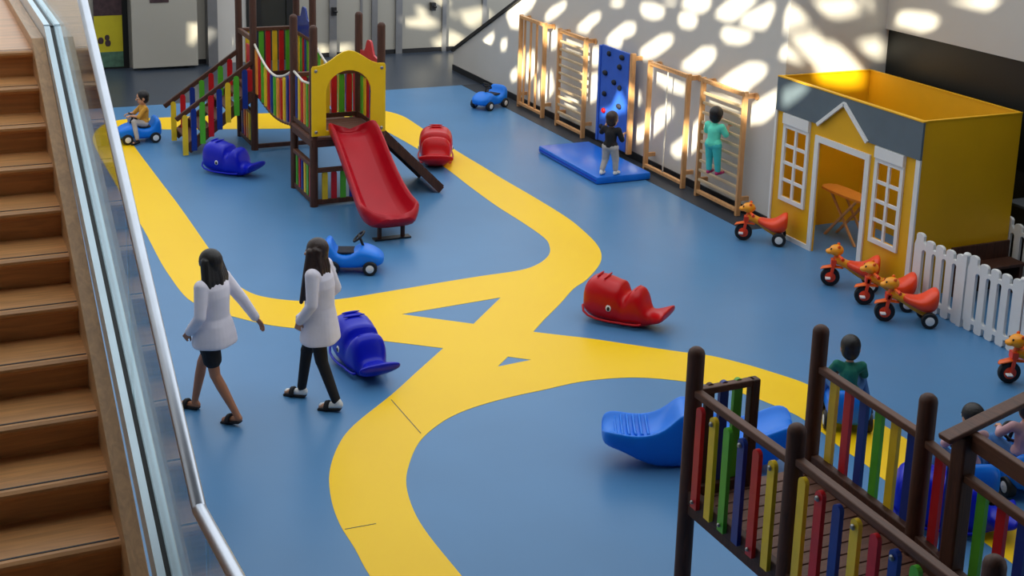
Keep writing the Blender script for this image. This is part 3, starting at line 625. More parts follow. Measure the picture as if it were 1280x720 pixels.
# ---- the two towers, rope bridge, stairs, slide and ramp at the back
bt = thing('play_tower', 'brown timber play towers with red slide, rope bridge and steps', 'playground', (5.5, 17.8, 0))
RFL, RFR, RBL, RBR = (5.04, 17.3), (6.02, 17.3), (5.04, 18.3), (6.02, 18.3)
LFL, LFR, LBL, LBR = (5.02, 20.62), (6.0, 20.62), (5.02, 21.6), (6.0, 21.6)
for p in (RFL, RFR, RBL, RBR): post(bt, *p, 0, 2.58)
for p in (LFL, LFR, LBL, LBR): post(bt, *p, 0, 3.75)
def deck(x0, x1, y0, y1, z=1.0):
    n = 9
    for k in range(n):
        a = y0 + (y1 - y0) * k / n; bm = B(); box(bm, (x0, a, z - 0.035), (x1, a + (y1 - y0) / n - 0.008, z)); obj('deck_plank', bm, M_deck, bt, world=True)
    for y in (y0 + 0.03, y1 - 0.03): rail(bt, (x0, y, z - 0.09), (x1, y, z - 0.09), 0.05, 0.1, M_brown, 'deck_beam')
    for x in (x0 + 0.03, x1 - 0.03): rail(bt, (x, y0, z - 0.09), (x, y1, z - 0.09), 0.05, 0.1, M_brown, 'deck_beam')
deck(4.99, 6.07, 17.25, 18.35); deck(4.97, 6.05, 20.57, 21.65)
def row(p, q, zb, zt, cols, axis, toprail=True, botrail=True, m0=0.09):
    L = math.hypot(q[0] - p[0], q[1] - p[1]); n = len(cols)
    if toprail: rail(bt, (*p, zt + 0.0), (*q, zt + 0.0), 0.07, 0.06)
    if botrail: rail(bt, (*p, zb), (*q, zb), 0.05, 0.07, M_brown, 'bottom_rail')
    for k, c in enumerate(cols):
        t = (m0 + (L - 2 * m0) * (k + 0.5) / n) / L; board(bt, lerp(p, q, t), zb - 0.03, zt - 0.02 if toprail else zt, axis, c, 0.08, 0.028)
R_, Y_, G_, B_, O_ = M_red, M_yel, M_green, M_blue, M_orange
row(RFL, RBL, 1.06, 1.72, [R_, G_, O_, R_, Y_, B_], 'y', toprail=False)
row(RBL, RBR, 1.06, 1.70, [R_, B_, G_, Y_, R_, G_, R_], 'x')
row(RFR, RBR, 1.06, 1.70, [G_, Y_, B_, R_, Y_, G_], 'y')
row(RFL, RBL, 0.06, 0.58, [R_, G_, Y_, B_, R_, G_], 'y'); row(RFL, RFR, 0.06, 0.52, [Y_, R_, G_, B_, R_, G_], 'x'); row(RFR, RBR, 0.06, 0.55, [Y_, R_, G_, B_, G_], 'y')
row(LBL, LBR, 1.06, 1.82, [Y_, B_, G_, R_, Y_, R_, G_], 'x'); row(LFR, LBR, 1.06, 1.75, [Y_, G_, B_, R_, G_, Y_], 'y')
row(LFL, LBL, 0.06, 0.6, [G_, Y_, O_, R_, B_], 'y', botrail=True); row(LFL, LFR, 0.06, 0.0, [], 'x', toprail=False)
# red panel between post and far side of the steps, red kick boards at the left tower
bm = B(); box(bm, (4.99, 20.66, 1.02), (5.02, 21.0, 1.7)); obj('side_panel', bm, M_red, bt, world=True, bevel=0.01, label='red side panel')
bm = B(); box(bm, (4.84, 20.57, 0.98), (4.99, 20.62, 1.34)); obj('side_panel', bm, M_red, bt, world=True, bevel=0.01, label='red side panel')
rail(bt, (LFL[0], LFL[1] + 0.0, 1.82), (LBL[0], LBL[1], 1.82)); 
# rounded panels with a knob on top
def knob_panel(p, q, z0, z1, m, lab):
    L = q[1] - p[1]; lp = [(p[1] + 0.05, z0), (q[1] - 0.05, z0), (q[1] - 0.05, z1 - 0.2)] 
    c = (p[1] + q[1]) / 2
    lp[2] = (lp[2][0], z1 - 0.21)
    for a in range(1, 20):
        yy = q[1] - 0.05 - (L - 0.1) * a / 20; lp.append((yy, z1 - 0.21 + 0.03 * math.sin(math.pi * a / 20) + 0.18 * math.exp(-((yy - c) / 0.15) ** 4)))
    lp.append((p[1] + 0.05, z1 - 0.21))
    bm = plate([lp], lambda u, v: (p[0] - 0.015, u, v), (0.03, 0, 0)); return obj('knob_panel', bm, m, bt, world=True, label=lab)
knob_panel((6.02, 17.36), (6.02, 18.24), 1.72, 2.24, M_red, 'red rounded panel')
knob_panel((6.0, 20.68), (6.0, 21.54), 1.78, 2.24, M_blue, 'blue rounded panel')
# yellow arch over the slide
out = [(4.99, 1.03), (6.06, 1.03), (6.06, 1.98), (6.045, 2.015)]
for a in range(1, 12):
    f = a / 12; x = 6.03 - 1.01 * f; z = 2.02 + 0.2 * (0.5 - 0.5 * math.cos(2 * math.pi * min(1, max(0, (f - 0.06) / 0.88)))) ; out.append((x, z))
out += [(5.005, 2.015), (4.99, 1.98)]
ins = [(5.195, 1.1), (5.835, 1.1), (5.845, 1.62)] + [(5.52 + 0.325 * math.cos(a), 1.62 + 0.32 * math.sin(a)) for a in [math.pi * k / 14 for k in range(1, 14)]] + [(5.195, 1.62)]
bm = plate([out, ins], lambda u, v: (u, 17.215, v), (0, 0.03, 0)); ar = obj('arch_panel', bm, M_ypanel, bt, world=True, bevel=0.006, label='yellow arched panel over the slide')
for x, z in ((5.05, 1.95), (6.0, 1.95), (5.05, 1.09), (6.0, 1.09)): bolt(ar, (x, 17.215, z), (0, -1, 0), 0.024)
# slide
path = [(17.22, 1.03, 0.98, 0.8), (17.16, 1.02, 1, 1.0), (17.0, 0.95, 1, 1.0), (16.7, 0.75, 1, 1), (16.35, 0.52, 1.02, 1), (16.0, 0.335, 1.08, 1.0), (15.78, 0.255, 1.15, 1.0), (15.6, 0.235, 1.16, 1.0), (15.47, 0.245, 1.06, 0.92), (15.37, 0.30, 0.88, 0.66), (15.33, 0.37, 0.6, 0.3)]
prof = [(-0.355, 0.17), (-0.345, 0.235), (-0.318, 0.255), (-0.288, 0.235), (-0.25, 0.09), (-0.205, 0.02), (0, 0.0), (0.205, 0.02), (0.25, 0.09), (0.288, 0.235), (0.318, 0.255), (0.345, 0.235), (0.355, 0.17), (0.29, -0.03), (0.2, -0.06), (0, -0.065), (-0.2, -0.06), (-0.29, -0.03)]
rr = []
for i, (y, z, sx, sz) in enumerate(path):
    a, b = path[max(0, i - 1)], path[min(len(path) - 1, i + 1)]; d = Vector((0, b[0] - a[0], b[1] - a[1])).normalized(); u = Vector((0, -d.z, d.y)); u = -u if u.z < 0 else u
    xc = 5.53 + 0.05 * i / 10
    rr.append([Vector((xc + px * sx, y, z)) + u * (pz * sz) for px, pz in prof])
bm = B(); rings(bm, rr); sd = obj('slide', bm, M_slide, bt, world=True, smooth='auto', subsurf=1, label='crimson plastic slide')
bm = B(); cyl(bm, (5.42, 15.6, 0), (5.42, 15.6, 0.24), 0.03); obj('slide_foot', bm, M_brown, bt, world=True, smooth='auto')
bm = B(); cyl(bm, (5.74, 15.6, 0), (5.74, 15.6, 0.24), 0.03); obj('slide_foot', bm, M_brown, bt, world=True, smooth='auto')
bm = B(); box(bm, (5.34, 15.54, 0), (5.84, 15.66, 0.02)); obj('slide_base', bm, M_base, bt, world=True)
# climbing ramp on the right side
for y in (17.38, 18.2):
    bm = B(); beam(bm, (6.05, y, 0.97), (6.99, y, 0.035), 0.05, 0.11, up=(1, 0, 1)); obj('ramp_beam', bm, M_brown, bt, world=True, bevel=0.006)
for k in range(9):
    f = (k + 0.5) / 9; x, z = 6.05 + 0.94 * f + 0.035, 0.97 - 0.935 * f + 0.05
    bm = B(); beam(bm, (x, 17.36, z), (x, 18.22, z), 0.13, 0.025, up=(1, 0, 1)); obj('ramp_plank', bm, M_brown, bt, world=True)
# steps on the left side
for y in (20.60, 21.6):
    bm = B(); beam(bm, (3.93, y, 0.10), (5.0, y, 0.93), 0.045, 0.16, up=(-1, 0, 1)); obj('stringer', bm, M_brownh, bt, world=True, bevel=0.006)
    bm = B(); beam(bm, (3.76, y - 0.02, 0.60), (4.98, y - 0.02, 1.46), 0.05, 0.075, up=(-1, 0, 1)); obj('stair_rail', bm, M_brown, bt, world=True, bevel=0.008)
    cols = [Y_, B_, G_, R_, B_, Y_, G_, B_] if y < 21 else [Y_, R_, B_, G_, R_, G_, R_]
    for k, c in enumerate(cols):
        f = (k + 0.4) / len(cols); x = 3.84 + 1.1 * f; zl = max(0.0, (x - 3.92)) * 0.76; zt = 0.60 + (x - 3.76) * 0.705 - 0.02
        board(bt, (x, y - 0.045), max(0.02, zl), zt, 'x', c, 0.085, 0.028)
for k in range(5):
    f = (k + 0.5) / 5; x, z = 3.95 + 1.03 * f, 0.13 + 0.84 * f
    bm = B(); box(bm, (x - 0.11, 20.62, z - 0.02), (x + 0.11, 21.58, z + 0.015)); obj('step', bm, M_brownh, bt, world=True, bevel=0.005)
# rope bridge between the towers
for x, cols in ((5.03, [O_, R_, G_, Y_, R_, B_, G_, O_, R_, Y_, B_, R_]), (6.0, [R_, G_, Y_, B_, O_, R_, G_, Y_, R_, B_, G_, R_])):
    pts = [(x, 20.6 - 2.3 * t, 1.76 - 0.28 * math.sin(math.pi * t) * (1.0)) for t in [k / 16 for k in range(17)]]
    bm = B(); tube(bm, pts, 0.018, 8); obj('bridge_rope', bm, M_rope, bt, world=True, smooth=True, label='white rope of the bridge')
    for k, c in enumerate(cols):
        f = (k + 0.7) / (len(cols) + 0.4); y = 20.6 - 2.3 * f; board(bt, (x, y), 0.98 - 0.12 * math.sin(math.pi * f), 1.74 - 0.28 * math.sin(math.pi * f), 'y', c, 0.09, 0.026)
for k in range(18):
    f = (k + 0.5) / 18; y = 20.6 - 2.3 * f; z = 0.96 - 0.13 * math.sin(math.pi * f)
    bm = B(); box(bm, (5.04, y - 0.055, z - 0.03), (5.99, y + 0.055, z)); obj('bridge_plank', bm, M_brownh, bt, world=True)
bm = B(); tube(bm, [(5.03, 18.28, 1.76), (5.03, 17.8, 1.70), (5.04, 17.36, 1.74)], 0.018, 8); obj('hand_rope', bm, M_rope, bt, world=True, smooth=True, label='white hand rope')
# gable roof on the far tower (mostly above the photo)
for s in (-1, 1):
    bm = B(); beam(bm, (5.51, 21.11, 4.3), (5.51 + s * 0.85, 21.11, 3.6), 1.3, 0.03, up=(s * 0.6, 0, 0.8)); obj('roof_board', bm, M_brownh, bt, world=True)

# ================================================================== TOYS
X90 = Matrix.Rotation(math.pi / 2, 4, 'X'); Y90 = Matrix.Rotation(math.pi / 2, 4, 'Y')
def wheel(t, x, y, r, w, hub, lab='white hub'):
    bm = B(); lathe(bm, [(r * 0.55, -w / 2), (r * 0.92, -w / 2), (r, -w * 0.3), (r, w * 0.3), (r * 0.92, w / 2), (r * 0.55, w / 2)], Matrix.Translation((x, y, r)) @ X90, 22)
    o = obj('wheel', bm, M_tyre, t, smooth='auto')
    bm = B(); lathe(bm, [(r * 0.56, -w * 0.53), (r * 0.5, -w * 0.56), (r * 0.15, -w * 0.62), (r * 0.15, w * 0.62), (r * 0.5, w * 0.56), (r * 0.56, w * 0.53)], Matrix.Translation((x, y, r)) @ X90, 18); obj('hub', bm, hub, o, smooth='auto', label=lab)
    return o

def make_car(label):     # nose along +x
    t = thing('ride_on_car', label, 'toy car', (0, 0, 0), 0, 'blue ride-on cars')
    st = [(-0.36, 0.10, 0.14, 0.26), (-0.345, 0.17, 0.10, 0.36), (-0.30, 0.2, 0.08, 0.42), (-0.25, 0.2, 0.075, 0.41), (-0.21, 0.195, 0.07, 0.27), (-0.12, 0.185, 0.065, 0.235), (-0.02, 0.185, 0.065, 0.24), (0.06, 0.19, 0.065, 0.30), (0.10, 0.195, 0.07, 0.325), (0.17, 0.2, 0.075, 0.315), (0.25, 0.195, 0.08, 0.285), (0.32, 0.17, 0.09, 0.245), (0.365, 0.12, 0.11, 0.21), (0.38, 0.05, 0.13, 0.18)]
    bm = B(); loft(bm, st, 24, 3.4); obj('body', bm, M_bluel, t, smooth=True, subsurf=1)
    bm = B(); box(bm, (-0.2, -0.12, 0.245), (0.03, 0.12, 0.268)); obj('seat', bm, M_navy, t, bevel=0.01, label='dark seat')
    bm = B(); torus(bm, Matrix.Translation((0.075, 0, 0.43)) @ Matrix.Rotation(-0.75, 4, 'Y'), 0.085, 0.014, 22, 8); sw = obj('steering_wheel', bm, M_tyre, t, smooth=True, label='black steering wheel')
    bm = B(); cyl(bm, (0.13, 0, 0.30), (0.08, 0, 0.43), 0.016, 10); beam(bm, (0.075, -0.083, 0.43), (0.075, 0.083, 0.43), 0.02, 0.012); obj('column', bm, M_tyre, sw)
    for s in (-1, 1):
        wheel(t, 0.215, s * 0.185, 0.088, 0.07, M_whitep); wheel(t, -0.235, s * 0.185, 0.088, 0.07, M_whitep)
        bm = B(); ell(bm, (0.335, s * 0.1, 0.19), (0.02, 0.03, 0.025), None, 12, 8); obj('headlamp', bm, M_whitep, t, smooth=True, label='pale headlamp')
    return t
def face(t, loc, d): t.location = (*loc, 0); t.rotation_euler = (0, 0, ang(*d)); return t
c_ctr = face(make_car('empty blue ride-on car on the floor just below the red slide'), (4.74, 14.62), (0.93, -0.36))
dup(c_ctr, (9.93, 22.33, 0), ang(-0.88, -0.47), 'blue ride-on car beside the wall, left of the wall bars')
car_y = dup(c_ctr, (3.36, 21.76, 0), ang(-1, -0.06), 'blue ride-on car with the child in mustard yellow on it')
car_g = dup(c_ctr, (7.80, 9.12, 0), ang(0.5, 0.85), 'blue ride-on car under the child in the green shirt')
car_p = dup(c_ctr, (8.40, 7.60, 0), ang(0.25, 0.97), 'blue ride-on car under the child in pale pink, behind the roof beam')
car_n = dup(c_ctr, (7.82, 7.62, 0), ang(0.3, 0.95), 'blue ride-on car mostly hidden behind the bridge post with a roof rafter')

def make_whale(label, m, k=1.0, w=1.0):     # head along -x
    t = thing('whale_rocker', label, 'rocking toy', (0, 0, 0), 0, 'whale shaped rockers')
    st = [(-0.48, 0.06, 0.13, 0.26), (-0.47, 0.13, 0.09, 0.36), (-0.435, 0.18, 0.05, 0.445), (-0.37, 0.205, 0.022, 0.485), (-0.28, 0.215, 0.008, 0.49), (-0.19, 0.215, 0.002, 0.47), (-0.12, 0.21, 0.0, 0.45), (-0.075, 0.205, 0.0, 0.455), (-0.045, 0.2, 0.0, 0.43), (-0.03, 0.195, 0.0, 0.36), (0.0, 0.19, 0.0, 0.325), (0.03, 0.19, 0.0, 0.335), (0.06, 0.19, 0.0, 0.40), (0.10, 0.187, 0.003, 0.43), (0.16, 0.182, 0.006, 0.425), (0.20, 0.175, 0.012, 0.36), (0.225, 0.16, 0.018, 0.26), (0.26, 0.13, 0.03, 0.20), (0.30, 0.12, 0.05, 0.20), (0.36, 0.15, 0.075, 0.215), (0.42, 0.20, 0.11, 0.235), (0.46, 0.225, 0.15, 0.245), (0.475, 0.19, 0.17, 0.235)]
    st = [(x * k, a * k * w, b * k, c * k) for x, a, b, c in st]
    bm = B(); loft(bm, st, 24, 2.8); bo = obj('body', bm, m, t, smooth=True, subsurf=1)
    bm = B()
    rim = [Vector((x, a * 1.02, b + 0.055 * k)) for x, a, b, c in st[1:17]] ; rim2 = [Vector((p.x, -p.y, p.z)) for p in rim[::-1]]
    tube(bm, rim2 + rim, 0.013 * k, 8); obj('lower_rim', bm, m, t, smooth=True)
    for s in (-1, 1):
        bm = B(); ell(bm, (-0.14 * k, s * 0.208 * k * w, 0.2 * k), (0.032 * k, 0.012 * k, 0.038 * k), None, 14, 8); e = obj('eye', bm, M_whitep, t, smooth=True, label='white and black eye')
        bm = B(); ell(bm, (-0.137 * k, s * 0.217 * k * w, 0.197 * k), (0.018 * k, 0.008 * k, 0.024 * k), None, 12, 8); obj('pupil', bm, M_eye, e, smooth=True, label='black pupil')
    for x, z, h in ((-0.33, 0.492, 0.10), (-0.24, 0.487, 0.12), (0.11, 0.415, 0.1)):
        bm = B(); ell(bm, (x * k, 0, z * k), (0.014 * k, h * k, 0.012 * k), None, 12, 8); obj('ridge', bm, m, bo, smooth=True)
    return t
w_b = face(make_whale('royal blue whale rocker beside the steps of the far play tower', M_bluep), (4.36, 19.33), (0.62, -0.78))
dup(w_b, (3.93, 11.80, 0), ang(0.06, -1.0), 'royal blue whale rocker beside the woman with long straight hair')
dup(w_b, (7.38, 7.22, 0), ang(0.75, -0.66), 'royal blue whale rocker seen through the balusters of the near play bridge')
w_r = face(make_whale('red whale rocker lying side-on, with an eye, beside the yellow crossing', M_redp, 1.03), (7.06, 11.96), (0.60, -0.76))
w_r2 = face(make_whale('red whale rocker seen end-on standing on the yellow track near the wall', M_redp, 1.1, 1.15), (7.5, 18.9), (-0.36, -0.93))

# long blue seesaw
ss = thing('seesaw', 'long bright blue boat-shaped seesaw behind the near play bridge', 'seesaw', (6.05, 8.90, 0), ang(0.9, -0.43))
st = [(-0.86, 0.10, 0.22, 0.30), (-0.84, 0.19, 0.19, 0.335), (-0.78, 0.235, 0.17, 0.35), (-0.68, 0.245, 0.14, 0.335), (-0.56, 0.24, 0.07, 0.32), (-0.44, 0.235, 0.02, 0.335), (-0.33, 0.225, 0.0, 0.38), (-0.24, 0.21, 0.0, 0.47), (-0.17, 0.2, 0.0, 0.53), (-0.10, 0.19, 0.0, 0.52), (0.0, 0.19, 0.0, 0.44), (0.12, 0.2, 0.0, 0.37), (0.26, 0.22, 0.0, 0.33), (0.40, 0.235, 0.02, 0.33), (0.54, 0.245, 0.05, 0.38), (0.64, 0.25, 0.09, 0.43), (0.72, 0.24, 0.15, 0.455), (0.78, 0.2, 0.22, 0.445), (0.80, 0.12, 0.27, 0.42)]
bm = B(); rr = []
for x, a, z0, z1 in st:
    dip = 0.0 if -0.3 < x < 0.05 else 0.05
    pr = [(-a, z1 - 0.01), (-a * 0.94, z1 + 0.012), (-a * 0.8, z1), (-a * 0.6, z1 - dip * 0.7), (0, z1 - dip), (a * 0.6, z1 - dip * 0.7), (a * 0.8, z1), (a * 0.94, z1 + 0.012), (a, z1 - 0.01), (a * 0.95, (z0 + z1) / 2), (a * 0.8, z0 + 0.02), (a * 0.5, z0), (-a * 0.5, z0), (-a * 0.8, z0 + 0.02), (-a * 0.95, (z0 + z1) / 2)]
    rr.append([Vector((x, y, z)) for y, z in pr])
rings(bm, rr); obj('body', bm, M_bluel, ss, smooth=True, subsurf=1)
for j in range(6):
    x = -0.74 + 0.055 * j; bm = B(); tube(bm, [(x, y, (0.30 if abs(y) < 0.15 else 0.325) + 0.002 * j) for y in (-0.19, -0.12, 0, 0.12, 0.19)], 0.012, 8); obj('ridge', bm, M_bluel, ss, smooth=True)
for s in (-1, 1):
    bm = B(); cyl(bm, (-0.12, s * 0.1, 0.47), (-0.12, s * 0.27, 0.46), 0.018, 10); obj('handle', bm, M_bluel, ss, smooth='auto')

def make_trike(label):     # nose along +x, front wheel at the origin's front
    t = thing('tricycle', label, 'tricycle', (0, 0, 0), 0, 'orange plastic tricycles')
    wheel(t, 0.24, 0.0, 0.115, 0.055, M_redo, 'red hub')
    for s in (-1, 1): wheel(t, -0.23, s * 0.15, 0.092, 0.055, M_whitep)
    bm = B(); cyl(bm, (-0.23, -0.15, 0.092), (-0.23, 0.15, 0.092), 0.014, 10); obj('axle', bm, M_bolt, t)
    bm = B(); pts = [(0.20, 0, 0.33), (0.12, 0, 0.315), (0.02, 0, 0.27), (-0.08, 0, 0.205), (-0.17, 0, 0.16), (-0.24, 0, 0.125)]; tube(bm, pts, [0.045, 0.052, 0.055, 0.058, 0.06, 0.055], 12); obj('frame', bm, M_amber, t, smooth='auto', label='amber frame')
    bm = B()
    rr = []
    for x, a, z0, z1 in [(-0.33, 0.07, 0.26, 0.40), (-0.32, 0.13, 0.20, 0.43), (-0.27, 0.155, 0.15, 0.425), (-0.21, 0.16, 0.14, 0.36), (-0.13, 0.145, 0.17, 0.315), (-0.04, 0.12, 0.21, 0.32), (0.04, 0.085, 0.25, 0.335), (0.07, 0.04, 0.27, 0.325)]: rr.append((x, a, z0, z1))
    loft(bm, rr, 18, 2.6); obj('seat', bm, M_redo, t, smooth=True, subsurf=1, label='red-orange seat with low back')
    bm = B(); 
    for s in (-1, 1): beam(bm, (0.235, s * 0.042, 0.115), (0.205, s * 0.042, 0.33), 0.016, 0.04)
    box(bm, (0.18, -0.05, 0.27), (0.245, 0.05, 0.34)); obj('fork', bm, M_redo, t, bevel=0.005, label='red-orange fork')
    bm = B(); loft(bm, [(0.09, 0.03, 0.23, 0.24), (0.13, 0.045, 0.232, 0.25), (0.24, 0.05, 0.236, 0.262), (0.34, 0.04, 0.21, 0.235), (0.36, 0.02, 0.20, 0.21)], 14); obj('mudguard', bm, M_orangep, t, smooth=True, label='orange mudguard')
    bm = B(); tube(bm, [(0.21, 0, 0.31), (0.19, 0, 0.36), (0.18, 0, 0.40)], [0.034, 0.03, 0.028], 12); obj('steering_column', bm, M_orangep, t, smooth='auto', label='orange steering column')
    bm = B(); tube(bm, [(0.13, -0.16, 0.395), (0.15, -0.10, 0.405), (0.17, 0, 0.395), (0.15, 0.10, 0.405), (0.13, 0.16, 0.395)], 0.016, 10); hb = obj('handlebar', bm, M_orangep, t, smooth=True)
    for s in (-1, 1):
        bm = B(); cyl(bm, (0.135, s * 0.12, 0.398), (0.12, s * 0.18, 0.392), 0.021, 12); obj('grip', bm, M_redo, hb, smooth='auto', label='red grip')
    bm = B(); ell(bm, (0.19, 0, 0.455), (0.088, 0.085, 0.07), None, 16, 10); ell(bm, (0.27, 0, 0.435), (0.05, 0.052, 0.034), None, 14, 8)
    hd = obj('animal_head', bm, M_amber, t, remesh=0.008, label='rounded amber animal head')
    for s in (-1, 1):
        bm = B(); ell(bm, (0.165, s * 0.062, 0.515), (0.02, 0.014, 0.02), None, 10, 8); obj('ear', bm, M_orangep, hd, smooth=True)
        bm = B(); ell(bm, (0.255, s * 0.045, 0.478), (0.012, 0.01, 0.014), None, 10, 6); obj('eye', bm, M_eye, hd, smooth=True, label='dark eye')
        bm = B(); box(bm, (0.24 - 0.03 + 0.03 * s, s * 0.05, 0.09 + 0.02 * s), (0.24 + 0.03 + 0.03 * s, s * 0.115, 0.108 + 0.02 * s)); obj('pedal', bm, M_whitep, t, bevel=0.004, label='pale pedal')
    return t
def trike_at(o, front, d, label=None):
    v = Vector((*d, 0)).normalized(); p = Vector((*front, 0)) - v * 0.24; r = ang(v.x, v.y)
    if label is None: o.location = p; o.rotation_euler = (0, 0, r); return o
    return dup(o, p, r, label)
tk = trike_at(make_trike('orange tricycle between the wall bars and the playhouse door'), (9.97, 13.97), (-0.80, 0.60))
trike_at(tk, (9.97, 12.13), (-0.80, 0.56), 'orange tricycle in front of the playhouse door, farthest of the three parked close together')
trike_at(tk, (9.95, 11.47), (-0.83, 0.52), 'orange tricycle in the middle of the three parked close together')
trike_at(tk, (9.83, 10.97), (-0.84, 0.50), 'orange tricycle in front of the fence corner, nearest of the three parked close together')
trike_at(tk, (9.91, 9.17), (-0.80, 0.34), 'orange tricycle cut by the right edge of the photo beside the picket fence')

# ================================================================== PEOPLE
def V(*a): return Vector(a)
def hand(bm, wr, d, nrm, k=1.0, curl=0.5, thumb=1):
    "palm, four unequal bent fingers and a thumb from the side of the palm; d points to the fingertips, nrm out of the palm"
    d = Vector(d).normalized(); nrm = Vector(nrm); nrm = (nrm - d * nrm.dot(d)).normalized(); s = d.cross(nrm) * thumb
    for q in (-0.024, -0.008, 0.008, 0.024): cap(bm, wr + s * q * 0.75 * k, wr + d * 0.085 * k + s * q * k, 0.013 * k, 0.0115 * k, 8)
    for q, L in ((0.026, 0.066), (0.009, 0.074), (-0.009, 0.069), (-0.026, 0.054)):
        p = wr + d * 0.085 * k + s * q * k; c1 = (d * math.cos(curl) + nrm * math.sin(curl)).normalized(); c2 = (d * math.cos(curl * 2.1) + nrm * math.sin(curl * 2.1)).normalized()
        m1 = p + c1 * L * 0.5 * k + s * q * 0.12 * k; cap(bm, p, m1, 0.0095 * k, 0.0085 * k, 8); cap(bm, m1, m1 + c2 * L * 0.5 * k, 0.0085 * k, 0.007 * k, 8)
    p = wr + d * 0.025 * k + s * 0.03 * k; m1 = p + (d * 0.75 + s * 0.6 + nrm * 0.25).normalized() * 0.038 * k; cap(bm, p, m1, 0.012 * k, 0.0105 * k, 8); cap(bm, m1, m1 + (d + s * 0.1 + nrm * 0.4).normalized() * 0.032 * k, 0.0105 * k, 0.008 * k, 8)
def person(label, loc, rz, J, k, hk, skin, hair, vox, curl=(0.5, 0.5), palm=((0, 1, 0), (0, 1, 0)), foot=None, group=None):
    """J: joints in local x right, y forward, z up. k scales limb thickness, hk the head"""
    t = thing('person', label, 'person', loc, rz, group)
    bm = B(); P_ = J['pelvis']; Ch = J['chest']; N = J['neck']; H = J['head']; hd = J.get('look', V(0, 1, 0)).normalized()
    for s in 'LR':
        cap(bm, P_, J['hip' + s], 0.10 * k, 0.088 * k); cap(bm, Ch, J['sh' + s], 0.085 * k, 0.05 * k)
        cap(bm, J['sh' + s], J['el' + s], 0.046 * k, 0.036 * k); cap(bm, J['el' + s], J['wr' + s], 0.037 * k, 0.025 * k)
        cap(bm, J['hip' + s], J['kn' + s], 0.08 * k, 0.053 * k); m = J['kn' + s].lerp(J['an' + s], 0.3); cap(bm, J['kn' + s], m, 0.051 * k, 0.052 * k); cap(bm, m, J['an' + s], 0.052 * k, 0.033 * k)
        fd = (J['toe' + s] - J['an' + s]); side = V(0, 0, 1).cross(fd).normalized()
        heel = J['an' + s] + V(0, 0, -0.038 * k) - V(fd.x, fd.y, 0).normalized() * 0.03 * k; cap(bm, J['an' + s], heel, 0.033 * k, 0.032 * k); cap(bm, heel, J['toe' + s], 0.032 * k, 0.026 * k)
        cap(bm, J['toe' + s] - fd * 0.3 + side * 0.015 * k, J['toe' + s] + side * 0.014 * k, 0.028 * k, 0.02 * k); cap(bm, J['toe' + s] - fd * 0.3 - side * 0.015 * k, J['toe' + s] - side * 0.016 * k, 0.028 * k, 0.018 * k)
        i = 0 if s == 'L' else 1
        dr = J.get('fd' + s, J['wr' + s] - J['el' + s]); hand(bm, J['wr' + s], dr, palm[i], k, curl[i], 1 if s == 'L' else -1)
    cap(bm, P_, P_.lerp(Ch, 0.5), 0.112 * k, 0.10 * k, 16); cap(bm, P_.lerp(Ch, 0.4), Ch, 0.10 * k, 0.115 * k, 16); cap(bm, Ch, N, 0.095 * k, 0.052 * k); cap(bm, N, H, 0.048 * k, 0.05 * hk)
    up = (H - N).normalized(); x = hd.cross(up).normalized(); up = x.cross(hd); R = Matrix((x, hd, up)).transposed()
    ell(bm, H + up * 0.02 * hk, (0.077 * hk, 0.094 * hk, 0.098 * hk), R); ell(bm, H - up * 0.05 * hk + hd * 0.02 * hk, (0.058 * hk, 0.07 * hk, 0.068 * hk), R)
    cap(bm, H + hd * 0.088 * hk + up * 0.015 * hk, H + hd * 0.106 * hk - up * 0.018 * hk, 0.009 * hk, 0.014 * hk, 8)
    for q in (-1, 1): ell(bm, H + x * q * 0.079 * hk - up * 0.008 * hk, (0.012 * hk, 0.022 * hk, 0.034 * hk), R, 10, 8)
    body = obj('body', bm, skin, t, remesh=vox)
    for q in (-1, 1):
        e = B(); ell(e, H + x * q * 0.033 * hk + hd * 0.086 * hk + up * 0.006 * hk, (0.014 * hk, 0.008 * hk, 0.009 * hk), R, 10, 8); eo = obj('eye', e, M_eyew, t, smooth=True, label='eye')
        e = B(); ell(e, H + x * q * 0.033 * hk + hd * 0.092 * hk + up * 0.006 * hk, (0.007 * hk, 0.005 * hk, 0.007 * hk), R, 8, 6); obj('iris', e, M_eye, eo, smooth=True, label='dark iris')
        e = B(); tube(e, [H + x * q * (0.018 + 0.012 * j) * hk + hd * (0.093 - 0.003 * j) * hk + up * (0.027 + 0.003 * (j == 1)) * hk for j in range(3)], 0.0035 * hk, 6); obj('eyebrow', e, hair, t, label='dark eyebrow')
    e = B(); ell(e, H + hd * 0.086 * hk - up * 0.056 * hk, (0.024 * hk, 0.01 * hk, 0.007 * hk), R, 12, 6); obj('mouth', e, M_lip, t, smooth=True, label='mouth')
    return t, R, x, hd, up
def hair_cap(t, J, R, hk, m, vox, extra=None, big=1.0):
    H = J['head']; x, hd, up = [Vector(c) for c in zip(*R)]
    bm = B(); ell(bm, H + up * 0.032 * hk - hd * 0.016 * hk, (0.089 * hk * big, 0.098 * hk * big, 0.096 * hk * big), R, 20, 14); ell(bm, H - up * 0.02 * hk - hd * 0.04 * hk, (0.08 * hk * big, 0.066 * hk * big, 0.085 * hk), R)
    if extra: extra(bm, H, x, hd, up)
    return obj('hair', bm, m, t, remesh=vox, label='dark hair')
def cloth(t, name, m, segs, vox, label=None, extra=None):
    bm = B()
    for p, q, a, b in segs: cap(bm, p, q, a, b, 14)
    if extra: extra(bm)
    return obj(name, bm, m, t, remesh=vox, label=label)
